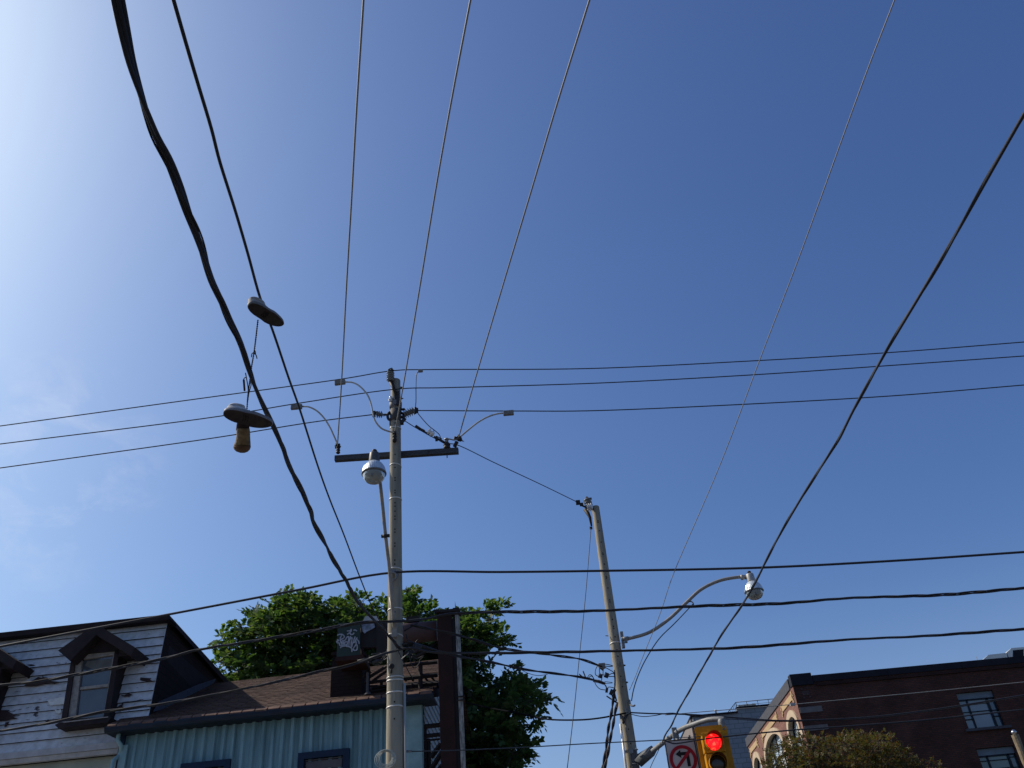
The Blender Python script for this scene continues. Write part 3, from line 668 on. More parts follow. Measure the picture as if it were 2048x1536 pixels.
b = MB(); b.tube([onY(781, 1195, 14.75), onY(786, 1225, 14.75), onY(789, 1240, 14.8)], .03, 8); b.box(onY(789, 1262, 14.82), (.09, .06, .22)); b.build('brace', M_arm, l1)
ho2 = onY(1508, 1183, 18.2)
ax2 = (onY(1499, 1148, 18.2)-ho2).normalized()
arm2p = [onY(1243, 1278, 18.3), onY(1262, 1276, 18.3), onY(1300, 1264, 18.3), onY(1338, 1238, 18.3), onY(1372, 1206, 18.3), onY(1402, 1179, 18.3), onY(1440, 1161, 18.28), onY(1480, 1154, 18.26), onY(1493, 1156, 18.25)]
l2 = street_lamp('street lamp at the end of the long S-curved arm on the leaning-looking second pole', arm2p, .036, ho2, 0, M_lampw, M_lamph2, .92, ax2)
l2['label'] = 'street lamp at the end of the long S-shaped arm on the second concrete pole'
b = MB(); d = (arm2p[-1]-arm2p[-3]).normalized(); b.lathe([(.045, 0), (.06, .01), (.06, .05), (.045, .07), (.045, .16)], onY(1481, 1155, 18.26), d, 12); b.build('collar', M_lamph2, l2)
b = MB(); b.box(onY(1245, 1280, 18.35), (.06, .1, .34)); b.lathe([(.045, 0), (.045, .12)], onY(1246, 1278, 18.3), (1, 0, .02), 12); b.box(onY(1252, 1283, 18.3), (.06, .05, .06)); b.build('arm_bracket', M_galv, l2)
b = MB(); b.tube(crom([onY(1376, 1203, 18.27), onY(1382, 1203, 18.25), onY(1386, 1206, 18.22), onY(1387, 1211, 18.2)], 4), .014, 6); b.build('cable_ring', M_dark, l2)

# ================================================================ SECOND POLE
P2 = V((1.685, 18.5, 0)); H2 = onY(1188, 1015, 18.5).z
def z2(y):
    x = 1187+(y-1015)*.155; return onY(x, y, 18.36).z
hl2 = [z2(y) for y in (1040, 1043, 1060, 1083, 1105, 1108, 1127, 1152, 1155, 1175, 1199, 1203, 1238, 1252, 1256, 1273, 1299, 1312, 1352, 1373, 1458, 1487)]
pole2, rad2 = concrete_pole('concrete_pole', P2.x, P2.y, H2, .088, .165, 'second concrete utility pole, left of the red traffic light, holding the long lamp arm', hl2, [z2(1284)], flat_az=10)
f2 = V((-P2.x, -P2.y, 0)).normalized(); s2 = V((-f2.y, f2.x, 0)); s2 = s2 if s2.x > 0 else -s2
p = onY(1183, 1018, 18.4); pt = onY(1174, 998, 18.4)
q = onY(1178, 1013, 18.38); insulator(q, pt-q, (pt-q).length, .095, 3, M_porc, pole2, core=.65)
b = MB(); b.lathe([(.05, 0), (.04, .04), (.02, .06)], pt, pt-q, 10); b.box(pt+V((.08, 0, .0)), (.06, .04, .04)); b.build('insulator_cap', M_dark, pole2)
insulator(onY(1174, 1016, 18.3), onY(1184, 1014, 18.3)-onY(1174, 1016, 18.3), .13, .10, 3, M_pwhite, pole2, core=.55)
b = MB(); b.tube([onY(1156, 1006, 18.3), onY(1164, 1011, 18.3), onY(1175, 1016, 18.28), onY(1188, 1018, 18.3)], .022, 6); b.box(onY(1156, 1005, 18.3), (.10, .06, .10)); b.box(onY(1163, 1009, 18.3), (.08, .05, .07))
b.tube([onY(1171, 1018, 18.4), onY(1180, 1035, 18.4), onY(1183, 1052, 18.4)], [.06, .035, .02], 6); b.box(onY(1182, 1056, 18.35), (.06, .05, .05)); b.build('dead_end_hardware', M_dark, pole2)
for x, y in ((1197, 1027), (1200, 1043), (1251, 1331), (1256, 1365)):
    b = MB(); b.lathe([(.02, 0), (.02, .03), (.012, .035), (.012, .05)], onY(x-4.5, y, 18.5), s2, 8); b.build('bolt', M_dark, pole2)
b = MB(); b.tube([onY(1217, 1272, 18.45), onY(1210, 1271, 18.45)], .01, 5); b.build('bolt', M_galv, pole2)
# white conduit and strap hardware low on the pole
b = MB(); b.tube([onY(1241, 1448, 18.33), onY(1252, 1536, 18.3), onY(1275, 1700, 18.28)], .024, 10); b.build('conduit', mat('conduit_white', (.78, .79, .80), .35), pole2)
b = MB(); b.tube([onY(1250, 1440, 18.3), onY(1256, 1480, 18.3), onY(1262, 1536, 18.28)], .018, 8); b.build('riser_pipe', M_conc, pole2)
b = MB(); b.tube(crom([onY(1258, 1425, 18.3), onY(1249, 1435, 18.28), onY(1245, 1447, 18.3)], 5), .013, 6); b.tube(crom([onY(1257, 1428, 18.3), onY(1251, 1438, 18.27), onY(1247, 1448, 18.3)], 5), .013, 6); b.build('riser_cable', M_cable, pole2)
b = MB()
for x in (1259, 1272): b.tube([onY(x, 1496, 18.3), onY(x+4.5, 1532, 18.28)], .010, 6)
for y in (1500, 1528): b.tube([onY(1256+(y-1500)*.14, y, 18.3), onY(1276+(y-1500)*.14, y-1, 18.3)], .014, 6)
b.box(onY(1262, 1503, 18.3), (.08, .05, .08)); b.build('strap_rods', M_galv, pole2)
b = MB(); b.box(onY(1269, 1518, 18.33), (.13, .04, .36)); b.build('mounting_plate', M_lamph, pole2)
b = MB(); b.box(onY(1257, 1425, 18.3), (.10, .06, .07)); b.box(onY(1254, 1421, 18.28), (.05, .04, .08)); b.build('cable_clamp', M_porc, pole2)
b = MB(); b.box(onY(1242, 1434, 18.4), (.05, .06, .07)); b.tube(crom([onY(1259, 1400, 18.4), onY(1261, 1410, 18.35), onY(1267, 1412, 18.3), onY(1270, 1410, 18.3)], 4), .018, 6); b.build('hook', M_galv, pole2)
for x, y in ((1240, 1328), (1247, 1361)): b = MB(); b.lathe([(.03, 0), (.03, .02)], onY(x, y, 18.36), f2, 10); b.build('patch_plate', M_porc, pole2)

# ================================================================ SIGNAL, ARM, SIGN
sa = thing('signal_arm', onY(1285, 1512, 18.3), 'grey curved signal bracket arm bolted to the second pole above the no-left-turn sign', 'bracket arm')
b = MB(); ap = [onY(1300, 1506, 18.0), onY(1332, 1481, 17.5), onY(1362, 1459, 17.0), onY(1390, 1448, 16.6), onY(1415, 1440, 16.35), onY(1437, 1438, 16.2), onY(1449, 1439, 16.15)]
b.tube(crom(ap, 6), .045, 12); b.build('arm_tube', M_galv, sa)
b = MB(); a = onY(1279, 1521, 18.3); c = onY(1306, 1501, 17.95); d = (c-a).normalized(); b.tube([a, c], [.13, .10], 4); b.build('sleeve', mat('sleeve_grey', (.14, .15, .16), .6, .1, col2=(.10, .11, .12)), sa)
b = MB(); p = onY(1349, 1465, 17.2); b.box(p, (.09, .10, .16)); b.box(onY(1352, 1474, 17.15), (.11, .06, .16)); b.build('bracket_clamp', M_galv, sa)
b = MB(); p = onY(1443, 1441, 16.15); b.lathe([(.05, 0), (.065, .03), (.07, .08), (.05, .16), (.06, .2)], p+V((0, 0, .03)), (0, 0, -1), 14); b.build('hanger', M_galv, sa)
# signal head
YS = 16.1
tsig = thing('traffic_light', onY(1420, 1455, YS), 'yellow traffic light with glowing red lens, lower right of the second pole', 'traffic light')
M_yel = mat('signal_yellow', (.54, .24, .008), .55, 0, col2=(.36, .16, .010), nscale=5, bump=.15, bscale=12)
tl_ = onY(1388, 1453, YS); tr_ = onY(1452, 1449, YS); wS = (tr_-tl_).length; dS = V(((tr_-tl_).x, (tr_-tl_).y, 0)).normalized(); cS = (tl_+tr_)/2; zT = cS.z
angS = atan2(dS.y, dS.x); RS = Matrix.Rotation(angS, 3, 'Z'); nS = V((dS.y, -dS.x, 0))
def S_(u, z, o=0): return V((cS.x, cS.y, zT))+dS*u+V((0, 0, z))+nS*o
lr = onY(1428, 1486, YS-.1); ur = (lr-cS).dot(dS); zr = lr.z-zT; dzl = -.345
b = MB(); hw = wS/2; HB = 1.36; pts = []
for (cx_, cz_, a0) in ((hw-.05, -.05, 0), (-hw+.05, -.05, 90), (-hw+.05, -HB+.05, 180), (hw-.05, -HB+.05, 270)):
    for k in range(4): a = radians(a0+30*k); pts.append(S_(cx_+.05*cos(a), cz_+.05*sin(a)))
b.prism(pts, -nS*.012); b.build('backplate', M_yel, tsig)
for k in range(3):
    zc_ = zr+dzl*k; hb = MB(); cxh = ur-.02
    hb.box(S_(cxh, zc_, .09), (.36, .18, .335), RS)
    sec_ = hb.build('signal_section', M_yel, tsig); md = sec_.modifiers.new('bevel', 'BEVEL'); md.width = .018; md.segments = 3
    # visor: partial tube open below
    v = MB(); n = 26; Lv = .22; ro = .152
    for i in range(n):
        a0 = radians(-55+290*i/n); a1 = radians(-55+290*(i+1)/n)
        l0 = Lv*(.45+.55*max(0, sin(a0))); l1_ = Lv*(.45+.55*max(0, sin(a1)))
        def vp(a, r, l): return S_(cxh+r*cos(a), zc_+r*sin(a), .18+l)
        v.face([len(v.v)+j for j in range(4)], 0, True); v.v += [vp(a0, ro, 0), vp(a1, ro, 0), vp(a1, ro, l1_), vp(a0, ro, l0)]
        v.face([len(v.v)+j for j in range(4)][::-1], 1, True); v.v += [vp(a0, ro-.006, 0), vp(a1, ro-.006, 0), vp(a1, ro-.006, l1_), vp(a0, ro-.006, l0)]
        v.face([len(v.v)+j for j in range(4)], 0, False); v.v += [vp(a0, ro, l0), vp(a1, ro, l1_), vp(a1, ro-.006, l1_), vp(a0, ro-.006, l0)]
    v.build('visor', [M_yel, mat('visor_inside', (.10, .035, .01), .7)], sec_)
    le = MB(); pr = [(.136*cos(radians(t)), .03*sin(radians(t))) for t in range(0, 91, 10)]; le.lathe(pr, S_(cxh, zc_, .18), nS, 32)
    if k == 0:
        lm = bpy.data.materials.new('red_lit_lens'); lm.use_nodes = True; lt = lm.node_tree; bb = lt.nodes['Principled BSDF']; bb.inputs['Base Color'].default_value = (.5, .01, .01, 1); bb.inputs['Roughness'].default_value = .25
        tcc = lt.nodes.new('ShaderNodeTexCoord'); nzz = lt.nodes.new('ShaderNodeTexNoise'); nzz.inputs['Scale'].default_value = 16; nzz.inputs['Detail'].default_value = 2
        rr = lt.nodes.new('ShaderNodeValToRGB'); rr.color_ramp.elements[0].color = (1, .004, .008, 1); rr.color_ramp.elements[1].color = (1, .10, .05, 1); rr.color_ramp.elements[0].position = .52; rr.color_ramp.elements[1].position = .7
        lt.links.new(tcc.outputs['Object'], nzz.inputs[0]); lt.links.new(nzz.outputs['Fac'], rr.inputs[0]); lt.links.new(rr.outputs[0], bb.inputs['Emission Color']); bb.inputs['Emission Strength'].default_value = 1.5
        o = le.build('lit_red_lens', lm, sec_)
    else: le.build('unlit_lens', mat(['', 'amber_lens', 'green_lens'][k], [(0, 0, 0), (.05, .03, .012), (.01, .04, .03)][k], .2), sec_)
# no-left-turn sign
YG = 16.35
g0 = onY(1329, 1482, YG); g1 = onY(1388, 1478, YG+.03); dG = V(((g1-g0).x, (g1-g0).y, 0)).normalized(); wG = (g1-g0).dot(dG); nG = V((dG.y, -dG.x, 0)); zG = (g0.z+g1.z)/2
def G(u, v, o=0): return V((g0.x, g0.y, zG))+dG*(wG*u)+V((0, 0, -wG*v))+nG*o
sg = thing('road_sign', G(.5, 1.2), 'white no-left-turn sign with red ring and black arrow beside the traffic light', 'road sign')
b = MB(); b.prism([G(0, 0), G(1, 0), G(1, 1.3), G(0, 1.3)], -nG*.02); b.build('sign_panel', mat('sign_white', (.44, .42, .42), .5, col2=(.38, .365, .365), nscale=3), sg)
b = MB()
for a0, a1 in (((0, 0), (1, 0)), ((1, 0), (1, 1.3)), ((1, 1.3), (0, 1.3)), ((0, 1.3), (0, 0))): b.tube([G(*a0, .004), G(*a1, .004)], .011, 4)
b.build('sign_frame', M_dark, sg)
cx_, cy_, R0_, R1_ = .52, .62, .345, .455
M_red = mat('sign_red', (.33, .012, .025), .5); M_blk = mat('sign_black', (.012, .012, .014), .5)
b = MB()
for i in range(48):
    a0 = 2*pi*i/48; a1 = 2*pi*(i+1)/48; b.poly([G(cx_+R0_*cos(a0), cy_+R0_*sin(a0), .006), G(cx_+R1_*cos(a0), cy_+R1_*sin(a0), .006), G(cx_+R1_*cos(a1), cy_+R1_*sin(a1), .006), G(cx_+R0_*cos(a1), cy_+R0_*sin(a1), .006)])
dd = (.707, -.707); pp = (.707, .707); r_ = .36; w_ = .05
b.poly([G(cx_-dd[0]*r_-pp[0]*w_, cy_-dd[1]*r_-pp[1]*w_, .0075), G(cx_-dd[0]*r_+pp[0]*w_, cy_-dd[1]*r_+pp[1]*w_, .0075), G(cx_+dd[0]*r_+pp[0]*w_, cy_+dd[1]*r_+pp[1]*w_, .0075), G(cx_+dd[0]*r_-pp[0]*w_, cy_+dd[1]*r_-pp[1]*w_, .0075)])
b.build('prohibition_ring', M_red, sg)
b = MB(); o_ = .0045
b.poly([G(.29, .44, o_), G(.47, .57, o_), G(.47, .31, o_)]); b.poly([G(.47, .49, o_), G(.74, .49, o_), G(.74, .385, o_), G(.47, .385, o_)]); b.poly([G(.63, .49, o_), G(.63, .84, o_), G(.74, .84, o_), G(.74, .49, o_)])
b.build('arrow', M_blk, sg)
b = MB(); b.tube([onY(1352, 1478, 17.1), G(.45, .0)], .02, 6); b.box(G(.45, .05, -.03), (.3, .03, .04)); b.build('sign_bracket', M_galv, sg)

# ================================================================ WIRES
GA = 'power lines along the cross street'
def hvline(pix, Y, r, label, m=M_hv, ext=25, group=GA):
    pts = [onY(x, y, Y) for x, y in pix]; pts = crom(pts, 8); pts = extend(pts, ext, ext)
    b = MB(); b.tube(pts, r, 6); return tag(b.build('power_line', m), label, 'power line', group)
hvline([(0, 852), (400, 797), (670, 760), (781, 742), (870, 739), (1180, 737), (1500, 722), (1780, 705), (2048, 684)], 14.85, .0115, 'topmost thin power line, resting on the insulator above the tall pole top')
hvline([(0, 888), (400, 838), (600, 806), (785, 779), (905, 775), (1200, 766), (1500, 750), (1780, 731), (2048, 712)], 14.88, .0115, 'second thin power line from the top, tied to the tall pole head')
hvl = [onY(x, y, 15.0) for x, y in [(0, 936), (400, 880), (620, 845), (747, 829)]]
b = MB(); b.tube(extend(crom(hvl, 8), 25, 0), .0115, 6); tag(b.build('power_line', M_hv), 'third power line from the top, left span ending at the tall pole', 'power line', GA)
hvr = [onY(x, y, 15.0) for x, y in [(833, 821), (1030, 822), (1200, 821), (1480, 809), (1780, 792), (2048, 770)]]
b = MB(); b.tube(extend(crom(hvr, 8), 0, 25), .0115, 6); tag(b.build('power_line', M_hv), 'third power line from the top, right span leaving the tall pole', 'power line', GA)
# D: single thick black cable
hvline([(0, 1293), (130, 1268), (400, 1217), (600, 1179), (787, 1145), (1000, 1144), (1180, 1142), (1500, 1136), (1780, 1122), (2048, 1104)], 14.78, .021, 'smooth black cable passing the tall pole just above the tree', M_cable, group='cables along the cross street')
# E, F: twisted bundles
def bundle(pix, Y, rr, off, pitch, label, ext=(25, 25), ms=None, n=3):
    pts = extend(crom([onY(x, y, Y) if not callable(Y) else onY(x, y, Y(x)) for x, y in pix], 6), *ext)
    b = MB(); ms = ms or [M_cable, M_cable2]
    for k in range(n): strands(b, pts, [(off, 2*pi*k/n)], rr, pitch, mi=(1 if k == 0 else 0), step=.1, wob=.3)
    return tag(b.build('cable_bundle', ms), label, 'cable', 'cables along the cross street')
bundle([(0, 1370), (70, 1364), (150, 1350), (320, 1319), (400, 1299), (520, 1280), (640, 1260), (725, 1245), (790, 1243), (850, 1238), (900, 1228), (1000, 1224), (1180, 1222), (1400, 1212), (1560, 1207), (1700, 1196), (1880, 1190), (2048, 1176)], 14.7, .013, .015, 1.5, 'upper twisted black cable bundle crossing in front of both concrete poles')
bundle([(0, 1462), (100, 1446), (200, 1425), (330, 1407), (450, 1385), (560, 1362), (640, 1343), (705, 1329), (775, 1306), (820, 1296), (870, 1305), (1000, 1306), (1180, 1303), (1400, 1298), (1500, 1294), (1700, 1279), (1850, 1272), (2048, 1258)], 14.7, .012, .012, 1.8, 'lower twisted black cable bundle crossing just under the long lamp arm')
# bundles from the tall pole to the second pole
def twopole(pix, Y0, Y1, rr, off, pitch, label):
    x0 = pix[0][0]; x1 = pix[-1][0]
    return tag_b([onY(x, y, Y0+(Y1-Y0)*(x-x0)/(x1-x0)) for x, y in pix], rr, off, pitch, label)
def tag_b(pts, rr, off, pitch, label, n=2):
    b = MB()
    for k in range(n): strands(b, crom(pts, 6), [(off, 2*pi*k/n)], rr, pitch, step=.08, mi=k % 2)
    return tag(b.build('service_cable', [M_cable, M_cable2]), label, 'cable', 'service cables between the two poles')
twopole([(822, 1250), (880, 1262), (940, 1277), (1000, 1296), (1060, 1304), (1110, 1311), (1160, 1318), (1195, 1330), (1206, 1334)], 14.9, 18.2, .013, .014, 1.4, 'upper service cable running from the tall pole to the splice on the second pole')
twopole([(815, 1283), (870, 1300), (920, 1313), (985, 1325), (1050, 1339), (1110, 1347), (1160, 1354), (1195, 1362), (1210, 1367)], 14.9, 18.2, .014, .012, 1.6, 'lower service cable running from the tall pole to the splice on the second pole')
simple_wire('loose_strand', [onY(1040, 1338, 16.5), onY(1055, 1346, 16.55), onY(1075, 1351, 16.7), onY(1095, 1349, 16.8)], .006, M_cable, 'thin loose strand drooping under the lower service cable', 'wire')
simple_wire('telephone_cable', [onY(x, y, Y) for x, y, Y in [(925, 1404, 24), (980, 1416, 22.5), (1040, 1427, 20.8), (1090, 1438, 19.5), (1150, 1440, 18.8), (1200, 1436, 18.4), (1256, 1425, 18.28)]], .017, mat('cable_matte', (.014, .014, .017), 1.0, col2=(.012, .012, .015), spec=0.0), 'black cable leaving the tree and ending at a clamp on the second pole', 'cable')
def rightrun(pix, Y, r, m, label, ext=25, cat='cable'):
    pts = extend(crom([onY(x, y, Y) for x, y in pix], 6), 0, ext); b = MB(); b.tube(pts, r, 6); return tag(b.build('telephone_cable', m), label, cat, 'cables leading right from the second pole')
rightrun([(1258, 1425), (1300, 1427), (1345, 1428), (1400, 1430), (1480, 1436), (1560, 1441), (1650, 1439), (1750, 1433), (1880, 1417), (2048, 1390)], 18.25, .014, M_cable, 'upper black cable leading right from the second pole across the brick building')
rightrun([(1260, 1428), (1285, 1433), (1310, 1431), (1345, 1426), (1400, 1434), (1480, 1439), (1560, 1443), (1650, 1441), (1750, 1435.5), (1880, 1419.5), (2048, 1393)], 18.3, .008, M_cable, 'thin lashing strand twined with the upper black cable right of the second pole')
rightrun([(1328, 1480), (1340, 1485), (1352, 1487), (1380, 1483), (1410, 1478), (1500, 1468), (1600, 1459), (1700, 1452), (1850, 1440), (2048, 1419)], 15.9, .013, M_cable, 'black cable crossing in front of the red traffic light and the sign')
rightrun([(1330, 1430), (1400, 1424), (1460, 1419), (1583, 1409), (1700, 1398), (1850, 1384), (2048, 1364)], 30, .013, M_over, 'pale thin wire with a small clamp passing in front of the brick building')
b = MB(); b.box(onY(1585, 1409, 29.9), (.16, .07, .08)); tag(b.build('wire_clamp', M_jump), 'small pale clamp on the thin wire at the corner of the brick building', 'clamp')
rightrun([(1329, 1480), (1345, 1476), (1388, 1474), (1400, 1473)], 16.0, .006, M_hv, 'short thin wire along the top edge of the no-left-turn sign', 0)
simple_wire('span_wire', [onY(800, 1503, 15), onY(900, 1501, 15.2), onY(1040, 1495, 15.5), onY(1180, 1487, 15.9), onY(1327, 1480, 16.6)], .0095, M_hv, 'thin span wire stretched low between the tall pole and the signal arm', 'wire')
b = MB(); b.tube([onY(812, 1503, 15.02), onY(824, 1502, 15.04)], .02, 6); tag(b.build('turnbuckle', M_galv), 'small turnbuckle on the low span wire beside the tall pole', 'turnbuckle')
simple_wire('guy_wire', [onY(1326, 1480, 17.4), onY(1315, 1505, 18.2), onY(1299, 1540, 19.2), onY(1280, 1600, 20.5)], .007, M_hv, 'faint thin wire dropping from the signal arm behind the second pole', 'wire')
simple_wire('down_wire', [onY(1182, 1056, 18.3), onY(1172, 1180, 18.2), onY(1160, 1300, 18.1), onY(1148, 1420, 18.0), onY(1134, 1540, 17.9), onY(1115, 1700, 17.8)], .0085, M_hv, 'thin wire hanging down from the top of the second pole, left of it', 'wire')
# wire between pole tops with strain hardware
ab = [onY(810, 842, 14.95), onY(836, 858, 15.0), onY(885, 884, 15.15), onY(920, 892, 15.25), onY(990, 926, 16.0), onY(1080, 968, 17.0), onY(1156, 1005, 18.28)]
tw = simple_wire('pole_top_wire', ab, .0095, M_hv, 'thin wire from the crossarm end to the top of the second pole', 'wire')
sh = thing('strain_assembly', onY(836, 858, 15), 'string of clamps with one white insulator between the tall pole and its crossarm end', 'insulator string')
def on_ab(x, y): return onY(x, y, 15.0+(x-836)*.0032)
b = MB()
for x0, y0, x1, y1, r_ in ((831, 852, 841, 859, .032), (842, 859, 849, 863, .03), (849, 863, 858, 869, .014)): b.tube([on_ab(x0, y0), on_ab(x1, y1)], r_, 7)
b.build('clamp', M_dark, sh); b = MB()
for x0, y0, x1, y1, r_ in ((868, 873, 880, 880, .02), (878, 879, 890, 886, .028), (872, 872, 884, 878, .010)): b.tube([on_ab(x0, y0), on_ab(x1, y1)], r_, 7)
b.build('clamp', M_dark, sh); b = MB(); b.box(on_ab(873, 878), (.05, .04, .09)); b.build('clevis', M_dark, sh)
p = on_ab(855, 862); q = on_ab(868, 869.5); insulator(p, q-p, (q-p).length, .08, 2, M_pwhite, sh, core=.5)
# jumpers
def jumper(label, boxpix, boxsz, path, Y, r=.017, m=M_jump):
    bx = V(onY(*boxpix, Y)); t = thing('jumper_cable', bx, label, 'jumper cable', 'jumper cables of the tall pole')
    b = MB(); R = Matrix.Rotation(random.uniform(-.06, .02), 3, 'Y'); b.box(bx, boxsz, R); o = b.build('connector_cover', M_box, t); md = o.modifiers.new('bevel', 'BEVEL'); md.width = .012; md.segments = 2
    b = MB(); b.tube(crom([onY(x, y, yy) for x, y, yy in path], 8), r, 8); b.build('hose', m, t)
jumper('arched pale jumper from the topmost line down to the clamp on the tall pole', (680, 765), (.225, .07, .105), [(690, 764, 14.8), (705, 765, 14.75), (720, 773, 14.7), (735, 790, 14.65), (742, 808, 14.65), (746, 828, 14.65), (751, 843, 14.65), (762, 856, 14.7), (775, 862, 14.75), (788, 865, 14.8)], 14.8)
jumper('arched pale jumper from the second line down to the left end of the crossarm', (593, 814), (.235, .07, .105), [(604, 813, 14.85), (618, 814, 14.8), (634, 822, 14.85), (648, 836, 14.95), (659, 853, 15.0), (667, 870, 15.05), (675, 888, 15.12)], 14.82)
jumper('arched pale jumper from the third line down to the right end of the crossarm', (1017, 826), (.215, .07, .105), [(1007, 826, 14.95), (993, 828, 14.95), (975, 834, 14.98), (957, 844, 15.0), (940, 857, 15.05), (920, 874, 15.08)], 14.95)
jumper('thin vertical wire dropping from a small clamp on the topmost line', (841, 742), (.10, .05, .06), [(836, 744, 14.85), (833, 750, 14.86), (832, 770, 14.9), (832, 800, 14.95), (831, 815, 15.0)], 14.85, .009, M_hv)
simple_wire('jumper_cable', [onY(833, 823, 15), onY(845, 838, 15), onY(858, 852, 15.02), (onY(872, 863, 15.05)), onY(879, 870, 15.1), onY(882, 879, 15.12)], .009, M_hv, 'thin dark jumper sagging from the ribbed right insulator to the strain clamps', 'jumper cable', 'jumper cables of the tall pole')
simple_wire('jumper_cable', [onY(889, 879, 15.14), onY(898, 878, 15.12), onY(908, 880, 15.1), onY(914, 878, 15.1)], .014, M_box, 'short pale jumper across the right end of the crossarm', 'jumper cable', 'jumper cables of the tall pole')

# overhead wires towards and over the camera
GO = 'grey overhead wires running toward the viewer'
def overhead(pix, A, B, r, m, label, name='overhead_wire', ext=28, group=GO, n=8, sg=8):
    pts = zline(pix, A, B); pts = extend(crom(pts, n), 0, ext); b = MB(); b.tube(pts, r, sg); return tag(b.build(name, m), label, 'wire', group)
zx1 = onY(675, 889, 15.12).z; overhead([(675, 889), (683, 765), (692, 590), (703, 400), (713, 220), (727, 0)], (15.12, zx1), (5, 10.75), .0125, M_over, 'leftmost of the three grey overhead wires, ending on the left end of the crossarm')
zx2 = onY(789, 864, 14.84).z; overhead([(790, 864), (812, 740), (842, 560), (873, 370), (903, 200), (941, 0)], (14.84, zx2), (5, 10.9), .0125, M_over, 'middle of the three grey overhead wires, ending on the tall pole itself')
zx3 = onY(917, 876, 15.1).z; overhead([(917, 876), (947, 770), (1000, 590), (1060, 390), (1115, 205), (1179, 0)], (15.1, zx3), (5, 10.75), .0125, M_over, 'rightmost of the three grey overhead wires, ending on the right end of the crossarm')
# thin wire on the far right to the second pole, with a second strand from the lamp arm
pz = onY(1259, 1380, 18.4).z
overhead([(1259, 1380), (1270, 1355), (1284, 1318), (1320, 1228), (1350, 1140), (1440, 930), (1525, 705), (1600, 510), (1720, 180), (1789, 0)], (18.4, pz), (4.5, 8.2), .006, M_over, 'very thin wire rising from the second pole to the upper right', 'thin_wire', group=None)
simple_wire('lamp_feed_cable', [onY(x, y, Y) for x, y, Y in [(1386, 1208, 18.2), (1350, 1246, 18.2), (1318, 1278, 18.25), (1292, 1318, 18.3), (1276, 1352, 18.32), (1267, 1380, 18.36), (1263, 1402, 18.38)]], .011, M_hv, 'slack feed cable sagging from the long lamp arm to the second pole', 'cable')
# cable with the shoes
c2 = [(772, 1262), (745, 1215), (720, 1155), (688, 1070), (660, 1000), (635, 930), (600, 820), (577, 755), (545, 660), (520, 595), (495, 505), (470, 420), (440, 325), (422, 255), (395, 165), (370, 80), (347, 0)]
z_c = onY(772, 1262, 14.9).z
overhead(c2, (14.9, z_c), (2.0, 5.15), .0092, M_cable, 'single black cable that the shoes hang from, left of the three grey overhead wires', 'telephone_cable', group='black cables descending to the tall pole', n=5)
# thick wavy bundle
c1 = [(800, 1298), (775, 1268), (758, 1250), (735, 1228), (712, 1197), (688, 1155), (668, 1122), (652, 1090), (630, 1050), (618, 1012), (600, 975), (576, 930), (562, 885), (545, 845), (515, 785), (495, 735), (480, 690), (458, 640), (443, 600), (425, 560), (410, 515), (395, 470), (375, 420), (358, 375), (335, 320), (312, 275), (297, 235), (280, 185), (262, 125), (250, 70), (236, 0)]
z_b = onY(800, 1298, 14.85).z
pts = zline(c1, (14.85, z_b), (2.0, 5.0)); pts = extend(crom(pts, 4), 0, 22)
b = MB()
strands(b, pts, [(.0, 0)], .014, 1.0, step=.06, seg=10)
strands(b, pts, [(.0165, .4)], .0115, 1.9, step=.05, seg=8)
strands(b, pts, [(.017, 2.6)], .0105, 2.6, step=.05, seg=8)
strands(b, pts, [(.019, 4.6)], .0055, 1.5, step=.05, seg=6, mi=1)
tag(b.build('cable_bundle', [M_cable, M_cable2]), 'thick wavy twisted black cable bundle descending from the upper left to the tall pole', 'cable', 'black cables descending to the tall pole')
# right-hand black cable
c3 = [(1328, 1481), (1329, 1474), (1334, 1464), (1342, 1452), (1360, 1415), (1400, 1345), (1440, 1275), (1500, 1185), (1540, 1105), (1572, 1048), (1602, 997), (1628, 955), (1659, 908), (1679, 877), (1693, 848), (1711, 812), (1732, 773), (1768, 710), (1805, 648), (1852, 570), (1925, 445), (1987, 335), (2048, 228)]
pts = zline(c3, (17.4, onY(1328, 1481, 17.4).z), (3.5, 6.2)); pts = extend(crom(pts, 4), 0, 22)
b = MB(); strands(b, pts, [(.0, 0)], .0125, 1, step=.08, seg=8); strands(b, pts, [(.010, 0)], .009, 1.6, step=.08, seg=6, mi=1)
tag(b.build('cable_bundle', [M_cable, M_hv]), 'thick black twisted cable rising from the signal arm to the right edge', 'cable')
# cross-tie remains near the tall pole: messy splices
b = MB()
for a, c, r_ in (((735, 1318), (772, 1306), .02), ((745, 1325), (765, 1319), .024), ((715, 1322), (740, 1316), .018), ((805, 1290), (822, 1283), .02), ((808, 1262), (835, 1246), .016), ((828, 1290), (842, 1296), .05)):
    b.tube([onY(*a, 14.95), onY(*c, 14.95)], r_, 8)
tag(b.build('cable_splice', [M_cable]), 'cluster of dark cable splices wrapped round the tall pole over the roof', 'cable splice')
b = MB()
for a, c in (((803, 1318), (817, 1306)), ((741, 1317), (768, 1309))): b.tube([onY(*a, 14.75), onY(*c, 14.75)], .008, 6)
b.tube(crom([onY(758, 1240, 14.8), onY(770, 1262, 14.8), onY(790, 1290, 14.8), onY(805, 1320, 14.85), onY(818, 1345, 15.0), onY(825, 1356, 15.2)], 5), .009, 6, mi=1)
tag(b.build('tie_wire', [M_jump, M_cable]), 'thin loose tie wires crossing the tall pole above the roof', 'wire')
b = MB(); rnd = random.Random(3)
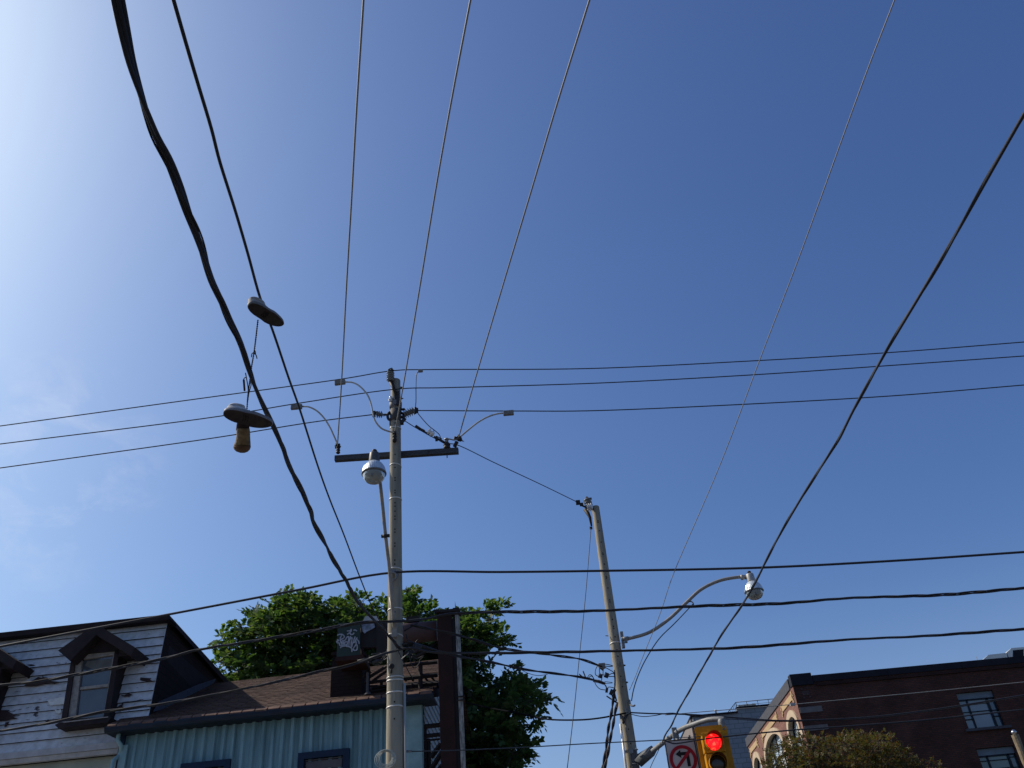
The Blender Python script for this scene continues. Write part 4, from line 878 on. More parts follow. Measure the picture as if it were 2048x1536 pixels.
for i in range(9):
    x0 = rnd.uniform(806, 815); y0 = rnd.uniform(1262, 1300); x1 = rnd.uniform(822, 850); y1 = y0+rnd.uniform(-10, 30); Yv = rnd.uniform(14.9, 15.4)
    b.tube(crom([onY(x0, y0, 15.0), onY((x0+x1)/2, max(y0, y1)+rnd.uniform(3, 16), Yv), onY(x1, y1, Yv)], 5), rnd.uniform(.006, .012), 6)
for i in range(6):
    x0 = rnd.uniform(735, 750); y0 = rnd.uniform(1300, 1330); b.tube(crom([onY(x0, y0, 15.1), onY(760, y0+rnd.uniform(-2, 14), 15.2), onY(778, rnd.uniform(1290, 1315), 15.0)], 5), rnd.uniform(.007, .014), 6)
tag(b.build('drip_loops', M_cable), 'tangle of black drip loops beside the tall pole between pole and brown column', 'cable')
# splice gear left of the second pole
g = thing('cable_terminal', onY(1206, 1335, 18.25), 'upper cluster of splice clamps and wire loops on the left of the second pole', 'cable splice', 'splice clusters on the second pole')
b = MB(); a, c = onY(1196, 1329, 18.22), onY(1208, 1337, 18.22); b.tube([a, c], [.04, .06], 8); b.box(onY(1204, 1332, 18.2), (.13, .08, .10)); b.build('splice_box', M_box, g)
b = MB(); b.tube([onY(1197, 1351, 18.22), onY(1205, 1353, 18.22)], .045, 8); b.tube([onY(1209, 1349, 18.22), onY(1217, 1352, 18.22)], .055, 8); b.build('splice_sleeve', M_cable, g)
b = MB()
for pth in ([(1195, 1331), (1191, 1340), (1191, 1349), (1197, 1353)], [(1199, 1334), (1199, 1344), (1202, 1350)], [(1207, 1336), (1206, 1346), (1207, 1351)], [(1209, 1334), (1220, 1340), (1227, 1345), (1229, 1355), (1229, 1370)], [(1217, 1351), (1223, 1347), (1228, 1347)], [(1217, 1353), (1223, 1353), (1229, 1353)], [(1204, 1354), (1203, 1361)], [(1209, 1328), (1220, 1330), (1226, 1332)], [(1209, 1332), (1220, 1333), (1226, 1332)]):
    b.tube(crom([onY(x, y, 18.25) for x, y in pth], 4), .009, 6)
b.build('wire_loop', M_cable, g)
g = thing('cable_terminal', onY(1208, 1367, 18.25), 'lower cluster of splice clamps and wire loops on the left of the second pole', 'cable splice', 'splice clusters on the second pole')
b = MB(); b.tube([onY(1186, 1361, 18.2), onY(1198, 1363, 18.2), onY(1208, 1367, 18.22)], [.03, .035, .03], 8); b.build('splice_sleeve', M_box, g)
b = MB()
for a, c, r_ in (((1211, 1380), (1216, 1381), .05), ((1220, 1383), (1226, 1386), .06), ((1226, 1380), (1231, 1383), .04)): b.tube([onY(*a, 18.22), onY(*c, 18.22)], r_, 8)
b.build('splice_body', M_cable, g)
b = MB()
for pth, r_ in (([(1170, 1358), (1158, 1348)], .013), ([(1172, 1357), (1166, 1342)], .013), ([(1174, 1358), (1178, 1350), (1184, 1351), (1188, 1360), (1192, 1370), (1200, 1378), (1211, 1380)], .008), ([(1176, 1357), (1182, 1352), (1187, 1356), (1189, 1362)], .008),
               ([(1208, 1367), (1212, 1373), (1214, 1379)], .013), ([(1214, 1378), (1218, 1374), (1229, 1376)], .008), ([(1209, 1363), (1225, 1365)], .006), ([(1210, 1367), (1225, 1366)], .006),
               ([(1229, 1340), (1230, 1365), (1229, 1385), (1233, 1402)], .016), ([(1224, 1388), (1226, 1398), (1235, 1406)], .012), ([(1213, 1392), (1225, 1400), (1234, 1406)], .014)):
    b.tube(crom([onY(x, y, 18.25) for x, y in pth], 4), r_, 6)
b.build('wire_loop', M_cable, g)
for k, pix in enumerate(([(1228, 1386), (1225, 1410), (1222, 1430), (1217, 1455), (1214, 1480), (1211, 1505), (1205, 1536), (1190, 1620)], [(1235, 1405), (1230, 1425), (1226, 1450), (1221, 1475), (1217, 1500), (1212, 1525), (1209, 1540), (1200, 1620)])):
    pts = crom([onY(x, y, 18.2-.05*k) for x, y in pix], 6); b = MB()
    strands(b, pts, [(.016, 0)], .017, .55, step=.03, seg=7); strands(b, pts, [(.016, pi)], .016, .55, step=.03, seg=7, mi=1)
    tag(b.build('drop_cable', [M_cable, mat('cable_brownish', (.03, .018, .022), .6)]), ['left', 'right'][k]+' one of the two twisted drop cables hanging beside the second pole', 'cable', 'twisted drop cables beside the second pole')

# ================================================================ SHOES
def shoe(label, heel, toe, tilt, roll_up, m_up, m_sole, m_side, Lmul=1.0, width=.36, high=.32, collar=None):
    heel = V(heel); toe = V(toe); X = (toe-heel); L = X.length*Lmul; X.normalize()
    # Z_local (towards the ankle) points away from the viewer and upward in the picture
    view = (heel-CP).normalized(); Zl = (view*cos(tilt)+V(roll_up)*sin(tilt)); Zl = (Zl-X*Zl.dot(X)).normalized(); Yl = Zl.cross(X)
    t = thing('sneaker', heel, label, 'shoe', 'shoes hanging from the cables')
    def pt(u, v, w): return heel+X*(u*L)+Yl*(v*L)+Zl*(w*L)
    N = 36; out = []
    def half(u, side):   # half width along the sole
        base = .5*width*(sin(pi*min(1, max(0, u))**.85)**.42 if 0 < u < 1 else 0)
        waist = 1-.08*math.exp(-((u-.42)/.13)**2)
        return base*waist*(1.0 if side > 0 else .94)*(1.0 if u < .5 else 1.06)
    us = [0.5-0.5*cos(pi*i/18) for i in range(19)]
    ring = [(u, half(u, 1)) for u in us] + [(u, -half(u, -1)) for u in us[::-1][1:-1]]
    curve = lambda u: .035*max(0, (u-.72)/.28)**2
    b = MB(); n = len(ring)
    for lay, (w, k) in enumerate(((0, .97), (.012, 1.0), (.085, 1.0), (.092, .97))):
        for u, v in ring: b.v.append(pt(.5+(u-.5)*k, v*k, w+curve(u)))
    for l in range(3):
        for i in range(n): a = l*n+i; c = l*n+(i+1) % n; b.face((a, c, c+n, a+n), 0 if l else 0, True)
    b.face(list(range(n))[::-1], 1); b.face([3*n+i for i in range(n)])
    b.build('sole', [m_side, m_sole], t)
    b = MB(); nl = 7
    prof = lambda u: high*(1.0 if u < .28 else max(.52, 1.0-(u-.28)*1.5)) if u < .9 else high*.50
    for l in range(nl):
        f_ = l/(nl-1)
        for u, v in ring:
            sh_ = 1-.30*f_**1.7 if u < .45 else 1-.62*f_**1.4
            uu = u; 
            if u > .6: uu = u-(u-.6)*.35*f_
            if u < .2: uu = u+(.2-u)*.12*f_
            b.v.append(pt(uu*.965+.017, v*.95*sh_, .085+curve(u)+f_*(prof(u)-.085)))
    for l in range(nl-1):
        for i in range(n): a = l*n+i; c = l*n+(i+1) % n; b.face((a, c, c+n, a+n), 0, True)
    b.face([(nl-1)*n+i for i in range(n)])
    b.build('upper', m_up, t)
    b = MB() # collar opening and laces
    b.tube([pt(.27+.19*cos(a), .095*sin(a), high*1.0-(.11 if cos(a) > .5 else 0)) for a in [i*pi/10 for i in range(21)]], .014*L/.3, 7); b.build('collar', collar or m_up, t)
    b = MB()
    for k in range(5): u = .47+.055*k; b.tube([pt(u, -.09, high*(.75-.11*k)), pt(u+.02, 0, high*(.85-.12*k)), pt(u+.01, .09, high*(.75-.11*k))], .006, 5)
    b.build('lacing', mat('lace_dark', (.05, .05, .055), .8), t)
    b = MB() if 0 else MB(); # faint worn patch and groove lines under the sole
    for k in range(3):
        u = .40+.045*k; h_ = half(u, 1)*.5; b.tube([pt(u, -h_, -.002+curve(u)), pt(u+.012, 0, -.003+curve(u)), pt(u, h_, -.002+curve(u))], .0022, 4)
    b.build('tread', mat('tread_line', (.03, .028, .03), .9), t)
    return t
M_canvas = mat('shoe_canvas_white', (.52, .53, .55), .85, col2=(.38, .38, .40), nscale=20); M_solek = mat('sole_dark', (.075, .058, .055), .8, col2=(.045, .036, .036), nscale=14); M_solew = mat('sole_side_white', (.24, .24, .255), .6)
upim = up
s_up = (rt*.62+up*.78)
ZC1 = 5.36
shoe('white canvas sneaker lying sole-down against the single black cable', onZ(498, 609, ZC1), onZ(567, 653, ZC1), radians(24), s_up, mat('shoe_canvas_beige', (.40, .38, .35), .85, col2=(.30, .285, .26), nscale=20), M_solek, mat('sole_side_grey', (.20, .195, .19), .7), width=.35, high=.25)
shoe('white canvas sneaker hanging by its lace just above the yellow shoe', onZ(446, 826, 5.42), onZ(545, 851, 5.36), radians(38), (up*1.0+rt*.1), M_canvas, M_solek, M_solew, width=.37, high=.235)
# old yellow shoe with brown ankle, hanging toe towards the street
def ys(x, y): return onZ(x, y, 5.46)
yv = (ys(485, 880)-CP).normalized(); ks = (ys(495, 880)-ys(485, 880)).length/10
yt = thing('boot', ys(486, 860), 'yellow ankle boot with dark brown collar dangling below the lower white sneaker', 'shoe', 'shoes hanging from the cables')
def loft(rows, m, name, parent, seg=20, mi=0):
    b = MB(); xdir = rt
    for (cx, cy, hw, hd, sh_) in rows:
        c = ys(cx, cy)-yv*sh_
        for j in range(seg):
            a = 2*pi*j/seg; sq = 1.0/max(abs(cos(a))**2.6+abs(sin(a))**2.6, 1e-6)**(1/2.6); b.v.append(c+rt*(cos(a)*sq*hw*ks)+yv*(sin(a)*sq*hd))
    for i in range(len(rows)-1):
        for j in range(seg): a_ = i*seg+j; b_ = i*seg+(j+1) % seg; b.face((a_, b_, b_+seg, a_+seg), 0, True)
    b.face(list(range(seg))[::-1]); b.face([(len(rows)-1)*seg+j for j in range(seg)])
    return b.build(name, m, parent)
loft([(488, 836, 8, .035, 0), (487, 841, 11, .045, 0), (486, 848, 13, .05, 0), (485.5, 856, 13.5, .052, .0), (485.5, 861, 13.8, .052, .0)], mat('shoe_brown', (.035, .022, .024), .9), 'collar', yt)
loft([(486, 857, 13.5, .052, .004), (486.5, 864, 14, .06, .01), (486.5, 872, 14.2, .07, .022), (486, 880, 15.2, .085, .04), (485, 887, 16.8, .095, .055), (484.4, 892, 17.6, .10, .065)], mat('boot_yellow', (.27, .205, .12), .9, col2=(.17, .125, .075), nscale=24, bump=.5, bscale=30), 'upper', yt)
loft([(484.2, 891.5, 18.2, .104, .066), (484, 895, 18, .104, .07), (484, 899, 16.4, .096, .074), (484.4, 903, 12, .08, .076), (485, 905.5, 5, .045, .076)], mat('boot_sole_brown', (.17, .10, .062), .85, col2=(.11, .065, .042), nscale=20), 'sole', yt)
# laces
def pz5(x, y, z=5.55): return onZ(x, y, z)
M_lace = mat('shoelace_dark', (.045, .045, .06), .8)
b = MB(); pts = crom([pz5(516, 640), pz5(512, 675), pz5(508, 706), pz5(503, 735), pz5(500, 760, 5.53), pz5(496, 790, 5.52), pz5(494, 818, 5.5)], 8)
strands(b, pts, [(.0035, 0)], .0032, .05, step=.012, seg=5); strands(b, pts, [(.0035, pi)], .0032, .05, step=.012, seg=5)
for pth in ([(508, 706), (504, 707), (503, 714)], [(508, 706), (512, 710), (514, 717)], [(507, 704), (510, 702), (511, 708)], [(491, 746), (493, 757), (496, 775), (496, 800)], [(493, 754), (488, 757), (487, 765), (489, 778)], [(500, 762), (502, 770), (498, 785), (495, 805)]):
    b.tube(crom([pz5(x, y, 5.53) for x, y in pth], 5), .004, 5)
b.tube([pz5(487.5, 760, 5.53), pz5(489, 781, 5.53)], .008, 6)
tag(b.build('shoelace', M_lace), 'dark knotted shoelace joining the two white sneakers between the cables', 'shoelace')

# ================================================================ BILLBOARD STRUCTURE (seen from behind / the side)
YBB = 17.2
bb = thing('billboard_frame', onY(887, 1500, YBB)*1.0-V((0, 0, onY(887, 1500, YBB).z)), 'rusty brown steel billboard frame with catwalk and graffiti panel standing behind the roof', 'billboard frame')
M_rust = mat('rust_brown_paint', (.034, .014, .012), .75, .0, col2=(.022, .011, .010), nscale=2, bump=.1)
M_rustd = mat('dark_steel', (.028, .023, .025), .75, .0, col2=(.022, .02, .022), nscale=4)
cxl = onY(874, 1228, YBB); cxr = onY(902, 1227, YBB); zt = cxl.z; b = MB(); wcol = cxr.x-cxl.x
b.box(((cxl.x+cxr.x)/2, YBB+.15, zt/2), (wcol, .3, zt)); b.build('column', M_rust, bb)
b = MB(); b.box(((cxl.x+cxr.x)/2+wcol*.5+.06, YBB+.2, zt/2), (.05, .3, zt-.1)); b.box((cxr.x-.02, YBB+.1, zt+.03), (.42, .35, .05)); b.box((cxl.x+.0, YBB+.0, zt+.05), (.10, .12, .06)); b.box((cxr.x+.1, YBB+.1, zt+.06), (.12, .2, .08)); b.build('column_flange', M_rustd, bb)
# torsion pipe
pa = onY(873, 1258, YBB+.2); pb = onY(800, 1262, YBB+.2); zp = pa.z; b = MB(); xr = pa.x; xl = onY(722, 1268, YBB+.2).x
b.tube([(xl, YBB+.3, zp), (xr, YBB+.3, zp)], .205, 28); b.build('torsion_pipe', mat('pipe_brown', (.12, .075, .075), .6, .1, col2=(.08, .05, .05), nscale=3), bb)
b = MB(); b.box((onY(822, 1238, YBB).x, YBB+.3, zp+.27), (.26, .2, .10)); b.build('pipe_box', M_rustd, bb)
b = MB(); b.box(((xl+xr)/2, YBB+.75, zp+.22), (xr-xl+.3, .04, .05)); b.tube([onY(870, 1290, YBB+.3), onY(826, 1318, YBB+.3)], .04, 6); b.tube([onY(873, 1296, YBB+.3), onY(800, 1308, YBB+.3)], .03, 6); b.build('brace', M_rustd, bb)
# dark panels on the left
def bp(x, y, o=0): return onY(x, y, YBB-o)
M_pg = mat('dark_green_panel', (.035, .055, .048), .6, col2=(.025, .04, .038), nscale=3)
pnt = [bp(676, 1246, .1), bp(720, 1245, .1), bp(720, 1311, .1), bp(673, 1314, .1)]
b = MB(); b.prism(pnt, V((0, .08, 0))); gp_ = b.build('graffiti_panel', M_pg, bb)
b = MB(); b.prism([bp(722, 1244, .0), bp(772, 1241, .0), bp(770, 1294, .0), bp(721, 1295, .0)], V((0, .08, 0))); b.prism([bp(752, 1243, .05), bp(772, 1241, .05), bp(772, 1312, .05), bp(753, 1314, .05)], V((0, .2, 0))); b.build('dark_panel', M_rustd, bb)
b = MB(); b.prism([bp(723, 1249, .03), bp(748, 1247, .03), bp(750, 1254, .03), bp(744, 1258, .03), bp(733, 1263, .03), bp(729, 1267, .03), bp(725, 1262, .03)], V((0, .02, 0))); b.build('torn_paper', mat('paper_blue_white', (.30, .34, .45), .8, col2=(.12, .14, .18), nscale=16), bb)
b = MB(); b.prism([bp(672, 1314, .12), bp(726, 1309, .12), bp(726, 1318, .12), bp(670, 1322, .12)], V((0, .7, 0))); b.tube([bp(724, 1295), bp(726, 1314)], .035, 6); b.build('panel_ledge', M_rust, bb)
# graffiti strokes
SC = 17.064
def gz(x, y): return onY(665+x/SC, 1230+y/SC, YBB-.108)
strokes = [
 [(640, 480), (620, 540), (600, 620), (620, 655), (670, 665), (720, 640), (725, 610)], [(500, 545), (590, 540), (640, 535), (600, 590), (510, 660)], [(720, 520), (780, 515), (830, 545)],
 [(165, 690), (240, 660), (330, 665), (390, 710), (400, 760), (360, 800), (300, 830), (270, 860)], [(310, 700), (270, 780), (270, 860), (290, 930), (320, 1000), (330, 1070)], [(160, 840), (220, 870), (150, 900), (170, 950), (230, 960), (250, 1030), (300, 1060)], [(350, 860), (330, 930), (350, 990)],
 [(390, 860), (380, 930), (390, 1010), (370, 1060)], [(400, 880), (450, 840), (470, 790), (520, 740), (555, 760), (550, 850), (540, 960)], [(480, 910), (430, 930), (420, 1000), (470, 1020), (520, 960), (490, 910)], [(500, 1010), (500, 1090)],
 [(615, 730), (590, 830), (570, 930), (560, 1050)], [(590, 850), (640, 780), (670, 800), (650, 900), (635, 1010), (640, 1080)], [(775, 745), (740, 830), (700, 930), (670, 1020), (660, 1080), (640, 1090)],
 [(760, 900), (800, 830), (845, 780)], [(700, 950), (760, 930), (820, 840), (870, 870), (900, 920), (910, 980)], [(800, 900), (810, 960), (790, 1030), (750, 1090), (715, 1140), (720, 1190), (770, 1215), (830, 1190), (850, 1120), (845, 1060), (820, 1000)],
 [(330, 1070), (270, 1120)], [(340, 1080), (440, 1060), (600, 1100), (660, 1160), (665, 1260)]]
b = MB()
for st in strokes:
    P_ = crom([gz(x, y) for x, y in st], 5) if len(st) > 2 else [gz(*st[0]), gz(*st[1])]
    for i in range(len(P_)-1):
        p, q = P_[i], P_[i+1]; d = (q-p)
        if d.length < 1e-5: continue
        s_ = d.cross(V((0, 1, 0))).normalized()*.0125; d = d.normalized()*.005
        b.poly([p-d+s_, q+d+s_, q+d-s_, p-d-s_]);
for i, f_ in enumerate(b.f):
    for k in f_: b.v[k] = b.v[k]+V((0, -.0000012*i*20, 0))
b.build('graffiti', mat('spray_white', (.36, .38, .44), .8, col2=(.22, .24, .29), nscale=25), gp_)
# light-grey roof unit peeking above the dark panel
b = MB(); p = [bp(725, 1243, -.3), bp(731, 1232, -.3), bp(753, 1232, -.3), bp(756, 1242, -.3)]; b.prism(p, V((0, .6, 0)))
tag(b.build('vent_hood', mat('hood_light', (.45, .46, .47), .5, col2=(.36, .37, .38))), 'light grey vent hood just above the graffiti panel', 'vent')
# catwalk
b = MB()
YCW = 17.75
def beam(x0, y0, x1, y1, r_, Y=YCW, seg=4): b.tube([onY(x0, y0, Y), onY(x1, y1, Y)], r_, seg, sm=False)
beam(803, 1331, 875, 1324, .035); beam(728, 1366, 875, 1350, .03); beam(800, 1357, 875, 1350, .045); beam(745, 1378, 877, 1367, .07, YCW+.1); beam(735, 1372, 800, 1372, .02)
beam(736, 1356, 774, 1332, .035); beam(740, 1366, 776, 1340, .03); beam(735, 1338, 735, 1388, .04); beam(763, 1362, 763, 1376, .03, YCW+.1)
beam(841, 1330, 841, 1382, .045); beam(823, 1366, 823, 1382, .025, YCW+.05); beam(728, 1356, 740, 1342, .05); beam(857, 1375, 876, 1384, .02); beam(735, 1385, 770, 1378, .02)
for i in range(5): beam(806+i*14, 1352, 813+i*14, 1362, .022, YCW+.1)
b.build('catwalk', M_rustd, bb)
b = MB(); beam(735, 1345, 735, 1385, .028, YCW-.1, 8); b.lathe([(.09, 0), (.07, .03), (.04, .07)], onY(736, 1391, YCW-.1), (0, 0, 1), 12); b.build('post', mat('post_grey', (.10, .10, .11), .7), bb)
# pale weathered timber edge standing right of the column
tp = thing('timber_post', onY(922, 1500, YBB)*1.0-V((0, 0, onY(922, 1500, YBB).z)), 'tall narrow weathered pale board standing upright just right of the rusty column', 'post')
b = MB(); xs = onY(910.5, 1240, YBB).x; xe = onY(919, 1240, YBB).x; zt2 = onY(914, 1233, YBB).z; zs = onY(909, 1203, YBB).z
b.prism([(xs, YBB, 0), (xe, YBB, 0), (xe, YBB, zt2), (xs+.035, YBB, zt2+.12), (xs+.008, YBB, zs), (xs, YBB, zt2)], V((0, .06, 0)))
b.build('board', mat('weathered_white_board', (.34, .34, .33), .85, col2=(.13, .13, .125), nscale=5, stretch=(5, 5, 1), contrast=(.4, .6)), tp)
b = MB(); 
for y in (1393, 1400): p = onY(921, y, YBB-.02); b.box(p, (.17, .02, .02))
b.box((xs-.05, YBB+.06, zt2/2), (.07, .05, zt2-.05)); b.build('strap', M_rustd, tp)
# fire escape stair right of the house
fe = thing('fire_escape', V((W1.x+.6, 19.0, 0)), 'black steel fire escape stair against the side of the turquoise house', 'fire escape')
b = MB(); Yf = 17.7
def fb(x0, y0, x1, y1, r_=.035, Y=Yf): b.tube([onY(x0, y0, Y), onY(x1, y1, Y)], r_, 4, sm=False)
fb(849, 1453, 880, 1450, .045); fb(849, 1453, 850, 1540, .045); fb(852, 1472, 880, 1469, .04); fb(854, 1481, 880, 1478, .02); fb(856, 1478, 858, 1545, .05, Yf+.1)
b.build('landing', M_rustd, fe)
b = MB(); fb(862, 1515, 882, 1488, .05); fb(858, 1545, 884, 1505, .05); fb(862, 1560, 884, 1530, .04); b.build('stair_stringer', M_rustd, fe)

# ================================================================ BRICK BUILDING
XB, YBk, ZB = 11.75, 42.0, 12.86; XR = 40.0; YE = 54.3
bk_ = thing('brick_building', V((XB+10, YBk+6, 0)), 'dark red brick building with stone-trimmed arched windows on its sunlit left side', 'building')
M_br1 = brick_mat('red_brick_shaded', (.118, .046, .034), (.080, .034, .027), (.045, .034, .03), var=.45)  # front wall: darker copy of the brick, its shade put into the colour
M_br2 = brick_mat('red_brick_sunlit', (.25, .115, .085), (.18, .08, .065), (.15, .105, .09), var=.25)  # side wall: lighter copy of the same brick, sunlight put into the colour
M_stone = mat('tan_stone', (.43, .31, .18), .8, col2=(.36, .26, .15), nscale=3, bump=.1)
M_stone2 = mat('arch_stone', (.46, .37, .27), .8, col2=(.39, .31, .22), nscale=3, bump=.1)
M_cop = mat('dark_coping', (.016, .016, .024), .7, .0, col2=(.010, .010, .015), nscale=2)
# front wall with window holes: strips
wins = [(19.04, 20.72, 9.84, 11.43), (19.04, 20.72, 7.1, 9.0), (26.0, 27.7, 9.84, 11.43), (26.0, 27.7, 7.1, 9.0)]
b = MB()
def wall_strips(b, mk, u0_, u1_, z0_, z1_, holes):
    us_ = sorted({u0_, u1_} | {h[0] for h in holes} | {h[1] for h in holes}); zs_ = sorted({z0_, z1_} | {h[2] for h in holes} | {h[3] for h in holes})
    for i in range(len(us_)-1):
        for j in range(len(zs_)-1):
            cu = (us_[i]+us_[i+1])/2; cz = (zs_[j]+zs_[j+1])/2
            if any(h[0] < cu < h[1] and h[2] < cz < h[3] for h in holes): continue
            b.poly([mk(us_[i], zs_[j]), mk(us_[i+1], zs_[j]), mk(us_[i+1], zs_[j+1]), mk(us_[i], zs_[j+1])])
wall_strips(b, lambda u, z: V((u, YBk, z)), XB, XR, 0, ZB-.34, wins)
for h in wins: # reveals
    x0, x1, z0, z1 = h; d = .22
    b.poly([(x0, YBk, z0), (x0, YBk+d, z0), (x0, YBk+d, z1), (x0, YBk, z1)]); b.poly([(x1, YBk, z0), (x1, YBk, z1), (x1, YBk+d, z1), (x1, YBk+d, z0)]); b.poly([(x0, YBk, z1), (x0, YBk+d, z1), (x1, YBk+d, z1), (x1, YBk, z1)])
b.poly([(XR, YBk, 0), (XR, YE, 0), (XR, YE, ZB-.4), (XR, YBk, ZB-.4)]); b.poly([(XR, YE, 0), (XB, YE, 0), (XB, YE, ZB-.4), (XR, YE, ZB-.4)])
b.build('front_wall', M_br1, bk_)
b = MB(); b.poly([(XB, YBk, ZB-.4), (XR, YBk, ZB-.4), (XR, YE, ZB-.4), (XB, YE, ZB-.4)]); b.build('roof', M_drk, bk_)
# parapet: coping
b = MB(); b.box(((XB+XR)/2+.5, YBk+.12, ZB-.21), (XR-XB-1, .34, .30)); b.box((XB+.46, YBk+.11, ZB-.20), (1.0, .40, .52)); 
for i in range(8): b.box((XB+1.0+i*3.5, YBk-.055, ZB-.26), (.03, .02, .38))
b.build('front_coping', M_cop, bk_)
b = MB(); b.box((XB+.10, (YBk+YE)/2+.3, ZB-.23), (.30, YE-YBk-.35, .46)); b.build('side_coping', mat('grey_coping', (.07, .07, .08), .6, .0), bk_)
b = MB(); b.box((XB+14.3, YBk-.03, ZB-.50), (26.4, .07, .10)); b.build('corbel_band', brick_mat('corbel_brick', (.06, .024, .02), (.045, .02, .018), (.03, .02, .02)), bk_)
for z0, z1, x1 in ((11.17, 11.42, 12.78), (10.38, 10.60, 12.82)):
    b = MB(); b.box(((XB+x1)/2+.04, YBk-.012, (z0+z1)/2), (x1-XB, .04, z1-z0)); b.build('stone_band', mat('grey_stone', (.17, .15, .15), .85, col2=(.13, .115, .115), nscale=3), bk_)
b = MB()
for dx, dz in ((-.13, .2), (.15, .22), (-.11, -.19), (.17, -.17), (0, 0)): b.box((12.25+dx, YBk-.01, 12.03+dz), (.09, .03, .07))
b.box((12.27, YBk-.008, 12.04), (.32, .02, .18)); b.build('brick_ornament', mat('ornament_grey', (.10, .07, .068), .9, col2=(.05, .035, .035), nscale=12), bk_)
# front windows
M_gt = pane_mat('blue_grey_pane', (.16, .21, .25), .15, .8); M_gd = pane_mat('dark_blue_pane', (.06, .10, .14), .1, .8)
M_mul = mat('dark_teal_frame', (.012, .022, .035), .5)
for wi, (x0, x1, z0, z1) in enumerate(wins):
    w = x1-x0; h = 1.58 if wi % 2 == 0 else z1-z0; Yw = YBk+.16
    b = MB(); tz = z1-.30
    for (a0, a1, c0_, c1_) in ((x0, x1, tz-.05, tz+.0), (x0, x1, z0, z0+.05), (x0, x0+.05, z0, tz), (x1-.05, x1, z0, tz), (x0+w*.23, x0+w*.27, z0, tz), (x0+w*.77, x0+w*.83, z0, tz), (x0, x0+w*.8, z1-.52, z1-.49), (x0+w*.8, x1, z1-.45, z1-.42), (x0, x0+w*.8, z1-.86, z1-.83), (x0+w*.8, x1, z1-.87, z1-.84), (x0, x0+w*.25, z1-1.18, z1-1.14), (x0+w*.8, x1, z1-1.14, z1-1.10)):
        b.box(((a0+a1)/2, Yw, (c0_+c1_)/2), (a1-a0, .06, c1_-c0_))
    b.box(((x0+x1)/2, YBk+.20, z1-.02), (w, .08, .04))
    wf = b.build('window', M_mul, bk_)
    b = MB(); b.box((x0+w*.40, Yw+.03, (z0+tz)/2), (w*.8, .01, tz-z0)); b.build('pane', M_gt if wi % 2 == 0 else pane_mat('green_grey_pane', (.10, .15, .15), .15, .7), wf)
    b = MB(); b.box((x0+w*.9, Yw+.03, (z0+tz)/2), (w*.2-.01, .01, tz-z0)); b.build('pane', M_gd, wf)
    b = MB(); b.box(((x0+x1)/2, YBk+.14, z1-.15), (w-.01, .03, .27)); b.build('transom_panel', mat('transom_blue_grey', (.15, .19, .23), .5, col2=(.12, .15, .18), nscale=2), wf)
    b = MB(); b.box(((x0+x1)/2, YBk-.03, z0-.06), (w+.35, .20, .11)); b.build('sill', mat('sill_grey', (.07, .07, .085), .8), wf)
# sunlit side wall with arched windows
arches = [(43.55, .92, 10.75, .62, 8.2), (48.25, 2.15, 10.75, .85, 7.6), (52.75, .95, 10.85, .62, 8.2)]
def arch_z(c, hw_, zs_, rise, y):
    t = (y-c)/hw_; return zs_+rise*sqrt(max(0, 1-t*t))
b = MB(); ys = [YBk]; yy = YBk
step = .1; ys = [YBk+i*step for i in range(int((YE-YBk)/step)+1)]
for c, hw_, zs_, rise, zb in arches: ys += [c-hw_, c+hw_]
ys = sorted(ys)
for i in range(len(ys)-1):
    y0, y1 = ys[i], ys[i+1]
    if y1-y0 < 1e-4: continue
    ym = (y0+y1)/2; A = next((a for a in arches if a[0]-a[1] < ym < a[0]+a[1]), None)
    if A is None: b.poly([(XB, y1, 0), (XB, y0, 0), (XB, y0, ZB-.45), (XB, y1, ZB-.45)])
    else:
        c, hw_, zs_, rise, zb = A; a0 = arch_z(c, hw_, zs_, rise, y0); a1 = arch_z(c, hw_, zs_, rise, y1)
        b.poly([(XB, y1, 0), (XB, y0, 0), (XB, y0, zb), (XB, y1, zb)]); b.poly([(XB, y1, a1), (XB, y0, a0), (XB, y0, ZB-.45), (XB, y1, ZB-.45)])
b.build('side_wall', M_br2, bk_)
